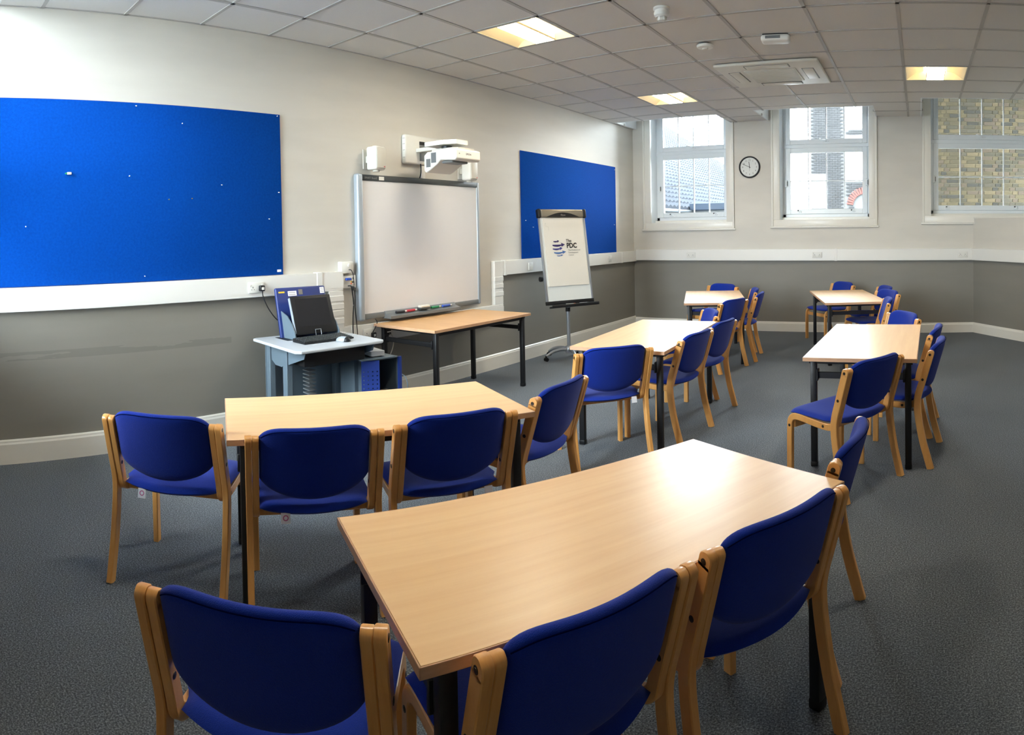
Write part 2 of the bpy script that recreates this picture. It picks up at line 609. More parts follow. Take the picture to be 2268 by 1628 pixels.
def rects_minus(r, holes):
    """split rectangle r = (x0,x1,y0,y1) around the holes"""
    out = [r]
    for hx0, hx1, hy0, hy1 in holes:
        nxt = []
        for x0, x1, y0, y1 in out:
            if hx1 <= x0 + 1e-4 or hx0 >= x1 - 1e-4 or hy1 <= y0 + 1e-4 or hy0 >= y1 - 1e-4:
                nxt.append((x0, x1, y0, y1))
                continue
            if hy0 > y0 + 1e-4:
                nxt.append((x0, x1, y0, hy0))
            if hy1 < y1 - 1e-4:
                nxt.append((x0, x1, hy1, y1))
            ya, yb = max(y0, hy0), min(y1, hy1)
            if hx0 > x0 + 1e-4:
                nxt.append((x0, hx0, ya, yb))
            if hx1 < x1 - 1e-4:
                nxt.append((hx1, x1, ya, yb))
        out = nxt
    return out

holes = [(a, b, y, YB + 1) for a, b, y in CUT] + [(a, b, YR - 0.5, y) for a, b, y in RCUT] + [(-0.1, XN - 0.001, YF - 1, YR)] + light_cells
ceil = MB()
BW = 0.0145
for x in GX:
    for r in rects_minus((x - BW, x + BW, YF, YB), [(a + 0.013, b - 0.013, c + 0.013, d - 0.013) for a, b, c, d in holes]):
        ceil.box((max(r[0], 0), r[2], H), (min(r[1], XR), r[3], H + 0.03))
for y in GY + [gyi(12)]:
    for r in rects_minus((0, XR, y - BW, y + BW), [(a + 0.013, b - 0.013, c + 0.013, d - 0.013) for a, b, c, d in holes]):
        ceil.box((r[0], max(r[2], YF), H), (r[1], r[3], H + 0.029))
ceiling = struct(ceil.build('ceiling', 'cbar', smooth=False))
tile_cache = {}
ys = GY + [YB] if GY[-1] > 8.6 else GY
ys = sorted(set([round(v, 4) for v in GY + [gyi(12), YB]]))
for i in range(len(GX) - 1):
    for j in range(len(ys) - 1):
        for r in rects_minus((GX[i], GX[i + 1], ys[j], ys[j + 1]), holes):
            w, d = r[1] - r[0], r[3] - r[2]
            if w < 0.02 or d < 0.02:
                continue
            key = (round(w, 3), round(d, 3))
            if key not in tile_cache:
                me = MB().box((-w / 2 + 0.001, -d / 2 + 0.001, 0), (w / 2 - 0.001, d / 2 - 0.001, 0.018)).mesh('ceiling_tile', False)
                me.materials.append(M['ctile'])
                tile_cache[key] = me
            put('ceiling_tile', tile_cache[key], ceiling, T((r[0] + r[1]) / 2, (r[2] + r[3]) / 2, H + 0.005 + 0.0012 * random.random()))
# boards lining the cut-outs (light wells)
k = 10
for a, b, y in CUT:
    mb = MB()
    mb.box((a - 0.02, y - 0.02, H + 0.001), (b + 0.02, y, HV))
    mb.box((a - 0.02, y, H + 0.001), (a, YB, HV))
    mb.box((b, y, H + 0.001), (b + 0.02, YB, HV))
    struct(mb.build('trim_%d' % k, 'well', smooth=False))
    k += 1
for a, b, y in RCUT:
    mb = MB()
    mb.box((a - 0.02, y, H + 0.001), (b + 0.02, y + 0.02, HV))
    mb.box((a - 0.02, YR, H + 0.001), (a, y, HV))
    mb.box((b, YR, H + 0.001), (b + 0.02, y, HV))
    struct(mb.build('trim_%d' % k, 'well', smooth=False))
    k += 1

# unseen wall added above this room to keep sky light off the near brickwork
struct(MB().box((-6, YB + 0.1, HV + 0.15), (16, YB + WT, 15.0)).build('wall_sky_blocker', 'mortar', smooth=False))

# ---- baseboards
def board_profile(p0, p1, out, h, t, name, m):
    """moulded board along p0 -> p1; out = unit vector into the room"""
    prof = [(0, 0), (t, 0), (t, h - 0.03), (t * 0.75, h - 0.018), (t * 0.7, h - 0.008), (t * 0.4, h), (0, h)]
    bm = bmesh.new()
    rings = []
    for p in (p0, p1):
        rings.append([bm.verts.new((p[0] + out[0] * a, p[1] + out[1] * a, z)) for a, z in prof])
    n = len(prof)
    for i in range(n):
        bm.faces.new((rings[0][i], rings[0][(i + 1) % n], rings[1][(i + 1) % n], rings[1][i]))
    bm.faces.new(rings[0])
    bm.faces.new(rings[1][::-1])
    mb = MB()
    mb._merge(bm)
    return struct(mb.build(name, m, smooth=False))
BH = 0.168
board_profile((0, YR), (0, YB), (1, 0), BH, 0.022, 'baseboard_left', 'gloss_white')
board_profile((0, YB), (5.34, YB), (0, -1), BH - 0.02, 0.022, 'baseboard_back', 'gloss_white')
sd = Vector((XR - 5.34, 7.42 - YB)).normalized()
so = Vector((sd.y, -sd.x))
if so.x > 0:
    so = -so
board_profile((5.34, YB), (XR, 7.42), so, BH - 0.02, 0.022, 'baseboard_splay', 'gloss_white')
board_profile((XN, YF), (XR, YF), (0, 1), BH, 0.022, 'baseboard_front', 'gloss_white')
board_profile((XR, YF), (XR, 7.42), (-1, 0), BH, 0.022, 'baseboard_right', 'gloss_white')

# ---- dado trunking (white plastic, two compartments with grooves)
def trunk_boxes(mb, a, b):
    mb.box(a, b, 0.004, 1)
TD = 0.055
mb = MB()
trunk_boxes(mb, (0, YR, 1.065), (TD, 3.72, 1.232))
mb.box((TD, YR, 1.088), (TD + 0.0015, 3.72, 1.209))
mb.box((0, 3.425, 1.06), (TD + 0.006, 3.485, 1.236), 0.003, 1)
struct(mb.build('trim_1', 'trunk'))
mb = MB()
trunk_boxes(mb, (0, 3.555, 0.57), (TD, 3.72, 1.066))
for z in (0.97, 0.90, 0.84, 0.77):
    mb.box((0, 3.553, z), (TD + 0.004, 3.722, z + 0.052), 0.003, 1)
struct(mb.build('trim_2', 'trunk'))
mb = MB()
trunk_boxes(mb, (0, 3.72, 0.565), (TD, 6.09, 0.735))
mb.box((TD, 3.72, 0.59), (TD + 0.0015, 6.09, 0.71))
mb.box((0, 3.80, 0.56), (TD + 0.006, 3.85, 0.74), 0.003, 1)
struct(mb.build('trim_3', 'trunk'))
mb = MB()
trunk_boxes(mb, (0, 5.93, 0.735), (TD, 6.09, 1.232))
for z in (0.83, 0.92, 1.0):
    mb.box((0, 5.928, z), (TD + 0.004, 6.092, z + 0.052), 0.003, 1)
struct(mb.build('trim_4', 'trunk'))
mb = MB()
trunk_boxes(mb, (0, 6.09, 1.065), (TD, YB, 1.232))
mb.box((TD, 6.09, 1.088), (TD + 0.0015, YB - TD, 1.209))
mb.box((0, 6.12, 1.06), (TD + 0.006, 6.16, 1.236), 0.003, 1)
mb.box((0, 9.2, 1.06), (TD + 0.006, 9.24, 1.236), 0.003, 1)
struct(mb.build('trim_5', 'trunk'))
BT0, BT1 = 1.08, 1.255
mb = MB()
trunk_boxes(mb, (TD, YB - TD, BT0), (5.33, YB, BT1))
mb.box((TD, YB - TD - 0.0015, BT0 + 0.022), (5.3, YB - TD, BT1 - 0.022))
mb.box((3.27, YB - TD - 0.006, BT0 - 0.004), (3.31, YB, BT1 + 0.004), 0.003, 1)
struct(mb.build('trim_6', 'trunk'))
ang = math.atan2(sd.y, sd.x)
mb = MB()
mt = T(5.34, YB, 0) @ Matrix.Rotation(ang, 4, 'Z')
mb.box((-0.03, -TD, BT0), ((XR - 5.34) / math.cos(ang), 0, BT1), 0.004, 1, mt)
struct(mb.build('trim_7', 'trunk'))

# ================================================================== WINDOWS
def window(idx, x0, x1, z0, detail=True, y_in=YB, yo=YB + 0.27, sgn=1):
    """sash window in an opening; z0 = bottom of the opening, y_in = room face of the wall, yo = frame plane"""
    w = bpy.data.objects.new('window_%d' % idx, None)
    COL.objects.link(w)
    w.location = ((x0 + x1) / 2, yo, z0)
    struct(w)
    hw = (x1 - x0) / 2
    top = WHEAD - z0
    D = 0.07 * sgn
    def bx(mb, xa, xb, za, zb, ya=0.0, yb=0.07, bev=0.004):
        ya, yb = ya * sgn, yb * sgn
        mb.box((xa, min(ya, yb), za), (xb, max(ya, yb), zb), bev, 1)
    fw = 0.055
    zt0, zt1 = 1.12, 1.175          # transom
    fb = 0.10
    mb = MB()
    bx(mb, -hw, -hw + fw, 0, top)
    bx(mb, hw - fw, hw, 0, top)
    bx(mb, -hw, hw, top - fw, top)
    bx(mb, -hw, hw, 0, fb)
    bx(mb, -hw, hw, zt0, zt1, -0.01, 0.07)
    mb.build('window_frame', 'upvc', w)
    iw = hw - fw
    for (za, zb, rows) in ((fb, zt0, 2), (zt1, top - fw, 1)):
        sb = 0.075
        sash = MB()
        bx(sash, -iw, -iw + sb, za, zb, -0.018, 0.05)
        bx(sash, iw - sb, iw, za, zb, -0.018, 0.05)
        bx(sash, -iw + sb, iw - sb, za, za + sb, -0.018, 0.05)
        bx(sash, -iw + sb, iw - sb, zb - sb, zb, -0.018, 0.05)
        sash.build('sash', 'upvc', w)
        ga, gb = -iw + sb, iw - sb
        gz0, gz1 = za + sb, zb - sb
        if detail:
            for c in range(1, 4):
                x = ga + (gb - ga) * c / 4
                mb = MB()
                bx(mb, x - 0.008, x + 0.008, gz0, gz1, 0.005, 0.035, 0.002)
                mb.build('glazing_bar', 'upvc', w)
            for r_ in range(1, rows):
                z = gz0 + (gz1 - gz0) * r_ / rows
                mb = MB()
                bx(mb, ga, gb, z - 0.008, z + 0.008, 0.006, 0.034, 0.002)
                mb.build('glazing_bar', 'upvc', w)
            for c in range(4):
                for r_ in range(rows):
                    xa, xb = ga + (gb - ga) * c / 4, ga + (gb - ga) * (c + 1) / 4
                    z_a, z_b = gz0 + (gz1 - gz0) * r_ / rows, gz0 + (gz1 - gz0) * (r_ + 1) / rows
                    mb = MB()
                    mb.box((xa + 0.006, 0.018 * sgn, z_a + 0.006), (xb - 0.006, 0.018 * sgn + 0.004, z_b - 0.006))
                    mb.build('pane', 'glass', w, smooth=False)
        else:
            mb = MB()
            mb.box((ga, 0.018 * sgn, gz0), (gb, 0.018 * sgn + 0.004, gz1))
            mb.build('pane', 'glass', w, smooth=False)
    if detail:
        # catches along the bottom of the lower sash, pivot covers on the stiles, lever on the upper sash
        for x in (-iw + 0.22, iw - 0.22):
            mb = MB()
            mb.box((x - 0.03, -0.035, fb + 0.02), (x + 0.03, -0.018, fb + 0.045), 0.003, 1)
            mb.box((x - 0.012, -0.05, fb + 0.03), (x + 0.012, -0.03, fb + 0.062), 0.004, 1)
            c = mb.build('catch', 'upvc', w)
            mb = MB()
            mb.box((x - 0.034, -0.034, fb + 0.045), (x - 0.012, -0.019, fb + 0.062))
            mb.build('catch_slot', 'dark_plastic', c)
        for x in (-iw + 0.01, iw - 0.01):
            mb = MB()
            mb.box((x - 0.022, -0.045, 0.52), (x + 0.022, -0.012, 0.63), 0.01, 2)
            c = mb.build('pivot_cover', 'upvc', w)
            mb = MB()
            mb.box((x + 0.012, -0.046, 0.54), (x + 0.024, -0.02, 0.61), 0.002, 1)
            mb.build('pivot_slot', 'mid_trim', c)
        mb = MB()
        mb.box((-0.05, -0.03, zt1 + 0.03), (0.05, -0.018, zt1 + 0.05), 0.003, 1)
        mb.box((-0.012, -0.05, zt1 + 0.035), (0.012, -0.025, zt1 + 0.06), 0.003, 1)
        mb.tube([(0, -0.045, zt1 + 0.055), (-0.06, -0.05, zt1 + 0.068), (-0.10, -0.05, zt1 + 0.078)], 0.006, 8)
        mb.build('handle', 'upvc', w)
        # moulded architrave on the room face and stepped stool under the sash
        ay = y_in - yo
        mb = MB()
        a_w = 0.115
        for s in (-1, 1):
            xa, xb = (-hw - a_w, -hw + 0.012) if s < 0 else (hw - 0.012, hw + a_w)
            mb.box((xa, ay - 0.018, 0.0125), (xb, ay + 0.02, top), 0.004, 2)
            xe = -hw - a_w if s < 0 else hw + a_w - 0.03
            mb.box((xe, ay - 0.032, -a_w + 0.0265), (xe + 0.03, ay - 0.0005, top - 0.001), 0.005, 2)
        mb.box((-hw - a_w + 0.001, ay - 0.0175, -a_w + 0.027), (hw + a_w - 0.001, ay + 0.02, 0.0115), 0.003, 2)
        mb.box((-hw - a_w - 0.02, ay - 0.036, -a_w), (hw + a_w + 0.02, ay, -a_w + 0.026), 0.006, 2)
        mb.build('architrave', 'gloss_white', w)
        mb = MB()
        mb.box((-hw, ay, -0.01), (hw, 0.0, 0.004))
        mb.box((-hw, -0.09, 0.0), (hw, 0.0, 0.05), 0.005, 1)
        mb.build('sill', 'gloss_white', w)
        mb = MB()
        mb.box((-hw, ay, 0), (-hw + 0.01, 0, top))
        mb.box((hw - 0.01, ay, 0), (hw, 0, top))
        mb.build('reveal_lining', 'upvc', w, smooth=False)
    return w

for i, (a, b, c) in enumerate(WIN):
    window(i + 1, a, b, c)
for i, (a, b, c) in enumerate(RWIN):
    window(i + 4, a, b, c, False, YR, YR - 0.22, -1)

# portals that guide skylight sampling through the openings
def portal(x0, x1, z0, z1, y, direction):
    l = bpy.data.lights.new('window_portal', 'AREA')
    l.shape = 'RECTANGLE'
    l.size, l.size_y = x1 - x0, z1 - z0
    l.cycles.is_portal = True
    o = bpy.data.objects.new('window_portal', l)
    COL.objects.link(o)
    o.location = ((x0 + x1) / 2, y, (z0 + z1) / 2)
    o.rotation_euler = (R(90) * direction, 0, 0)
for a, b, c in WIN:
    portal(a, b, c, WHEAD, YB + WT + 0.02, -1)
for a, b, c in RWIN:
    portal(a, b, c, WHEAD, YR - 0.37, 1)

# ================================================================== CEILING FITTINGS
LLAB = ['warm lit recessed ceiling light above the darker wall-side desk and whiteboard',
        'warm lit recessed ceiling light near the corner window by the flipchart',
        'warm lit recessed ceiling light between the air conditioner and the brick-view window',
        'warm lit recessed ceiling light above the front and trolley tables',
        'warm lit recessed ceiling light above the middle-row table']
for (x0, x1, y0, y1), lab in zip(light_cells, LLAB):
    L = thing('ceiling_light', lab, 'ceiling light', ((x0 + x1) / 2, (y0 + y1) / 2, H), 0, 'recessed ceiling lights')
    hx, hy = (x1 - x0) / 2 - 0.013, (y1 - y0) / 2 - 0.013
    mb = MB()
    mb.box((-hx, -hy, 0.0), (-hx + 0.008, hy, 0.11))
    mb.box((hx - 0.008, -hy, 0.0), (hx, hy, 0.11))
    mb.box((-hx, -hy, 0.0), (hx, -hy + 0.008, 0.11))
    mb.box((-hx, hy - 0.008, 0.0), (hx, hy, 0.11))
    mb.box((-hx, -hy, 0.105), (hx, hy, 0.115))
    mb.build('housing', 'enamel', L, smooth=False)
    cw = 0.098
    for s in (-1, 1):
        bm = bmesh.new()
        n = 10
        cols = []
        for yy in (-hy + 0.008, hy - 0.008):
            col = []
            for q in range(n + 1):
                t = q / n
                x = s * (cw + 0.03 + (hx - 0.01 - cw - 0.03) * t)
                z = 0.092 * math.cos(t * PI / 2) + 0.004
                col.append(bm.verts.new((x, yy, z)))
            cols.append(col)
        for q in range(n):
            bm.faces.new((cols[0][q], cols[0][q + 1], cols[1][q + 1], cols[1][q]))
        mb = MB()
        mb._merge(bm)
        mb.build('reflector', 'enamel', L)
        for e in (-1, 1):        # curved end plates of each bay
            poly = []
            for q in range(n + 1):
                t = q / n
                poly.append((s * (cw + 0.03 + (hx - 0.01 - cw - 0.03) * t), 0.092 * math.cos(t * PI / 2) + 0.004))
            poly.append((s * (cw + 0.03), 0.004))
    mb = MB()
    mb.box((-cw, -hy + 0.01, 0.002), (cw, hy - 0.01, 0.012), 0.002, 1)
    mb.build('diffuser', 'glow', L)
    mb = MB()
    for s in (-1, 1):
        a_, b2 = sorted((s * cw, s * (cw - 0.004)))
        mb.box((a_, -hy + 0.01, 0.012), (b2, hy - 0.01, 0.085))
        mb.build('perforated_side', 'glow_side', L, smooth=False)
        mb = MB()
    mb.bm.free()
    mb = MB()
    for s in (-1, 1):
        mb.box((s * cw - 0.004, -hy + 0.008, -0.001), (s * cw + 0.004, hy - 0.008, 0.012))
    mb.box((-cw, -hy + 0.006, -0.001), (cw, -hy + 0.014, 0.05))
    mb.box((-cw, hy - 0.014, -0.001), (cw, hy - 0.006, 0.05))
    mb.build('diffuser_rim', 'enamel', L)

# air-conditioning cassette
AC = thing('air_conditioner', 'square cream ceiling cassette air conditioner between the ceiling lights', 'air conditioner', (3.03, 6.83, H))
mb = MB()
mb.box((-0.53, -0.50, -0.034), (0.53, 0.50, -0.001), 0.014, 3)
pan = mb.build('panel', 'cream_plastic', AC)
mb = MB()
mb.box((-0.27, -0.27, -0.044), (0.27, 0.27, -0.030), 0.006, 2)
gr = mb.build('intake_grille', 'cream_plastic', AC)
slat = MB().box((-0.25, -0.004, -0.0475), (0.25, 0.004, -0.043)).mesh('grille_slat', False)
slat.materials.append(M['cream_plastic'])
for q in range(20):
    put('grille_slat', slat, gr, T(0, -0.247 + q * 0.026, 0))
flap = MB().box((-0.22, -0.055, -0.041), (0.22, 0.055, -0.032), 0.006, 2).mesh('flap')
flap.materials.append(M['cream_plastic'])
gapm = MB()
for s in (-1, 1):
    gapm.box((-0.226, s * 0.059 - 0.004, -0.0352), (0.226, s * 0.059 + 0.004, -0.033))
    gapm.box((s * 0.226 - 0.004, -0.06, -0.0352), (s * 0.226 + 0.004, 0.06, -0.033))
gapm = gapm.mesh('flap_gap', False)
gapm.materials.append(M['dark_plastic'])
for q in range(4):
    mt = Matrix.Rotation(q * PI / 2, 4, 'Z') @ T(0, -0.385, 0)
    f = put('louvre_flap', flap, AC, mt)
    put('flap_gap', gapm, f)

# ceiling detectors
D = thing('smoke_detector', 'white stepped smoke detector on the ceiling tiles', 'smoke detector', (2.66, 4.60, H))
MB().lathe([(0, 0.003), (0.062, 0.003), (0.064, -0.012), (0.052, -0.018), (0.05, -0.03), (0, -0.03)], 28).build('base', 'plastic', D)
MB().lathe([(0, -0.028), (0.056, -0.028), (0.06, -0.04), (0.056, -0.058), (0.042, -0.066), (0.04, -0.07)], 28).build('body', 'plastic', D)
mb = MB()
mb.lathe([(0.03, -0.064), (0.03, -0.085), (0.028, -0.094), (0, -0.096)], 24)
for q in range(6):
    a = q * PI / 3
    mb.box((-0.004, 0.026, -0.092), (0.004, 0.036, -0.062), 0, 1, Matrix.Rotation(a, 4, 'Z'))
mb.build('sensor_cage', 'plastic', D)
D = thing('motion_sensor', 'round white motion sensor disc on a smudged ceiling tile', 'sensor', (2.66, 5.62, H))
MB().lathe([(0, 0.003), (0.05, 0.003), (0.05, -0.012), (0, -0.012)], 28).build('base', 'dark_trim', D)
MB().lathe([(0, -0.01), (0.074, -0.01), (0.078, -0.02), (0.07, -0.034), (0.03, -0.04), (0, -0.04)], 32).build('disc', 'plastic', D)
MB().lathe([(0, -0.036), (0.03, -0.038), (0.024, -0.05), (0, -0.054)], 20).build('lens', 'cream_plastic', D)
D = thing('wireless_access_point', 'rounded rectangular white box fixed under the ceiling beside the motion sensor', 'access point', (3.32, 5.56, H), R(6))
mb = MB()
mb.box((-0.125, -0.07, -0.062), (0.125, 0.07, -0.004), 0.026, 4)
mb.build('body', 'plastic', D)
mb = MB()
mb.box((-0.085, -0.072, -0.043), (0.045, -0.066, -0.018), 0.002, 1)
mb.build('grille', 'grey_plastic', D)
mb = MB()
mb.box((-0.11, -0.05, -0.008), (0.11, 0.06, 0.003))
mb.build('bracket', 'dark_plastic', D)

# ================================================================== CHAIRS
def rounded_path(ctrl, half, n=7, end0=False, end1=False):
    pts = bez([(y, z, 0) for y, z in ctrl], n)
    path = [(v.x, v.y, half) for v in pts]
    def cap(p_in, p_end):
        d = Vector((p_end[0] - p_in[0], p_end[1] - p_in[1])).normalized()
        out = []
        for a in (25, 48, 66, 80, 88):
            s, c = math.sin(R(a)), math.cos(R(a))
            out.append((p_end[0] + d.x * half * s * 0.8, p_end[1] + d.y * half * s * 0.8, half * c))
        return out
    if end1:
        path = path + cap(path[-2], path[-1])
    if end0:
        path = cap(path[1], path[0])[::-1] + path
    return path

POST = [(0.0, 0.742), (0.026, 0.655), (0.055, 0.56)]
def post_y(z):
    return max(-0.02, (0.742 - z) * (0.055 / 0.182))

CM = {}
def chair_meshes():
    out_ctrl = POST + [(0.082, 0.47), (0.088, 0.40), (0.078, 0.31), (0.056, 0.19), (0.024, 0.07), (0.004, 0.0)]
    in_ctrl = POST + [(0.08, 0.478), (0.096, 0.428), (0.135, 0.403), (0.20, 0.40), (0.29, 0.408), (0.375, 0.417), (0.428, 0.413), (0.457, 0.385), (0.463, 0.33), (0.465, 0.2), (0.467, 0.0)]
    for s, nm in ((-1, 'l'), (1, 'r')):
        xo = sorted((s * 0.2515, s * 0.2785))
        xi = sorted((s * 0.2235, s * 0.2505))
        p = rounded_path(out_ctrl, 0.0225, 6)
        p = p[::-1]
        p = p[:-1] + rounded_path([out_ctrl[1], out_ctrl[0]], 0.0225, 4, False, True)[3:]
        CM['rear_' + nm] = MB().strip(p, xo[0], xo[1], 0.003).mesh('rear_leg', True, 32)
        q = rounded_path(in_ctrl, 0.0195, 6)[::-1]
        q = q[:-1] + rounded_path([in_ctrl[1], in_ctrl[0]], 0.0195, 4, False, True)[3:]
        CM['side_' + nm] = MB().strip(q, xi[0], xi[1], 0.003).mesh('side_frame', True, 32)
    # backrest: curved padded panel
    bm = bmesh.new()
    NU, NV = 28, 20
    Tk = 0.048
    front, back = [], []
    for iu in range(NU + 1):
        u = -1 + 2 * iu / NU
        u = math.sin(u * PI / 2)
        zt = 0.795 - 0.04 * abs(u) ** 7
        zb = 0.482 + 0.070 * abs(u) ** 2.2 + 0.02 * abs(u) ** 10
        fr, bk = [], []
        for iv in range(NV + 1):
            v = -1 + 2 * iv / NV
            v = math.sin(v * PI / 2)
            z = zb + (zt - zb) * (v + 1) / 2
            h = Tk / 2 * (max(0, 1 - abs(u) ** 12) ** 0.5) * (max(0, 1 - abs(v) ** 12) ** 0.5)
            yc = post_y(z) - 0.040 * (1 - u * u) + 0.006
            x = u * 0.2225
            edge = abs(u) > 0.999 or abs(v) > 0.999
            a = bm.verts.new((x, yc + h, z))
            b = a if edge else bm.verts.new((x, yc - h, z))
            fr.append(a)
            bk.append(b)
        front.append(fr)
        back.append(bk)
    for grid, flip in ((front, False), (back, True)):
        for i in range(NU):
            for j in range(NV):
                vs_ = [grid[i][j], grid[i + 1][j], grid[i + 1][j + 1], grid[i][j + 1]]
                if flip:
                    vs_ = vs_[::-1]
                try:
                    bm.faces.new(vs_)
                except ValueError:
                    pass
    mb = MB()
    mb._merge(bm)
    CM['back'] = mb.mesh('backrest', True, 80)
    # seam along the rear rim of the backrest
    pts = []
    for q in range(33):
        u = -0.965 + 1.93 * q / 32
        zt = 0.795 - 0.04 * abs(u) ** 7 - 0.010
        pts.append((u * 0.2225, post_y(zt) - 0.040 * (1 - u * u) + 0.006 - 0.0216 * (1 - abs(u) ** 12) ** 0.5, zt))
    CM['seam'] = MB().tube(pts, 0.0016, 6).mesh('seam')
    # seat pad
    bm = bmesh.new()
    NU, NV = 18, 18
    topg, botg = [], []
    for iu in range(NU + 1):
        u = -1 + 2 * iu / NU
        u = math.sin(u * PI / 2) * 0.4 + u * 0.6
        y_r = 0.090 - 0.062 * (1 - u * u)
        y_f = 0.484 - 0.03 * abs(u) ** 6
        tg, bg_ = [], []
        for iv in range(NV + 1):
            v = -1 + 2 * iv / NV
            v = math.sin(v * PI / 2) * 0.4 + v * 0.6
            y = y_r + (y_f - y_r) * (v + 1) / 2
            hw = 0.2225 + 0.027 * min(1, max(0, (y - 0.115) / 0.06)) ** 2
            h = (max(0, 1 - abs(u) ** 7) ** 0.5) * (max(0, 1 - abs(v) ** 7) ** 0.5)
            z = 0.437 + 0.006 * (y - 0.25) / 0.25 - 0.012 * max(0, (y - 0.39) / 0.1) ** 2
            edge = abs(u) > 0.999 or abs(v) > 0.999
            dish = 0.008 * (1 - u * u) * (1 - v * v)
            a = bm.verts.new((u * hw, y, z + 0.026 * h - dish))
            b = a if edge else bm.verts.new((u * hw, y, z - 0.020 * h))
            tg.append(a)
            bg_.append(b)
        topg.append(tg)
        botg.append(bg_)
    for grid, flip in ((topg, False), (botg, True)):
        for i in range(NU):
            for j in range(NV):
                vs_ = [grid[i][j], grid[i + 1][j], grid[i + 1][j + 1], grid[i][j + 1]]
                if flip:
                    vs_ = vs_[::-1]
                bm.faces.new(vs_)
    mb = MB()
    mb._merge(bm)
    CM['seat'] = mb.mesh('seat', True, 80)
    CM['bar'] = MB().box((-0.224, 0.437, 0.34), (0.224, 0.459, 0.385), 0.003, 1).mesh('cross_rail')
    CM['bar2'] = MB().box((-0.224, 0.13, 0.388), (0.224, 0.165, 0.414), 0.003, 1).mesh('cross_rail')
    CM['bolt'] = MB().lathe([(0, 0.0022), (0.0045, 0.002), (0.0048, 0.0012), (0.0085, 0.0012), (0.009, -0.003), (0, -0.003)], 14).mesh('bolt')
    CM['tag'] = MB().box((-0.019, -0.001, -0.042), (0.019, 0.001, 0)).mesh('care_tag', False)
    ring = MB()
    for q in range(16):
        a0, a1 = q * PI / 8, (q + 1) * PI / 8
        ring.prism([(0.0075 * math.cos(a0), 0.0075 * math.sin(a0)), (0.0115 * math.cos(a0), 0.0115 * math.sin(a0)),
                    (0.0115 * math.cos(a1), 0.0115 * math.sin(a1)), (0.0075 * math.cos(a1), 0.0075 * math.sin(a1))], 0, 0.0006)
    CM['ring'] = ring.mesh('printed_ring', False)
    for k_, m_ in (('rear_l', 'beech_frame'), ('rear_r', 'beech_frame'), ('side_l', 'beech_frame'), ('side_r', 'beech_frame'),
                   ('back', 'fabric'), ('seam', 'piping'), ('seat', 'fabric'), ('bar', 'beech_frame'), ('bar2', 'beech_frame'),
                   ('bolt', 'bolt'), ('tag', 'tag'), ('ring', 'print_pink')):
        CM[k_].materials.append(M[m_])
chair_meshes()

def chair(x, y, head, label, tagged=0):
    t = thing('chair', label, 'chair', (x, y, 0), R(head - 90), 'blue upholstered beech chairs')
    put('seat', CM['seat'], t)
    b = put('backrest', CM['back'], t)
    put('seam', CM['seam'], b)
    for s, nm in ((-1, 'l'), (1, 'r')):
        rl = put('rear_leg', CM['rear_' + nm], t)
        sf = put('front_leg', CM['side_' + nm], t)
        rot = Matrix.Rotation(s * PI / 2, 4, 'Y')
        for yy, zz in ((0.004, 0.735), (0.052, 0.575)):
            put('bolt', CM['bolt'], rl, T(s * 0.2785, yy, zz) @ rot)
        for yy, zz in ((0.19, 0.400), (0.460, 0.355)):
            put('bolt', CM['bolt'], sf, T(s * 0.2505, yy, zz) @ rot)
        put('bolt', CM['bolt'], sf, T(s * 0.2235, 0.062, 0.53) @ Matrix.Rotation(-s * PI / 2, 4, 'Y'))
    put('cross_rail', CM['bar'], t)
    put('cross_rail', CM['bar2'], t)
    if tagged:
        sx = -0.12 if tagged == 1 else 0.16
        tg = put('care_tag', CM['tag'], t, T(sx, 0.052, 0.428) @ Matrix.Rotation(R(-12), 4, 'X'))
        if tagged == 1:
            put('printed_ring', CM['ring'], tg, T(0, -0.001, -0.020) @ Matrix.Rotation(PI / 2, 4, 'X'))
    return t

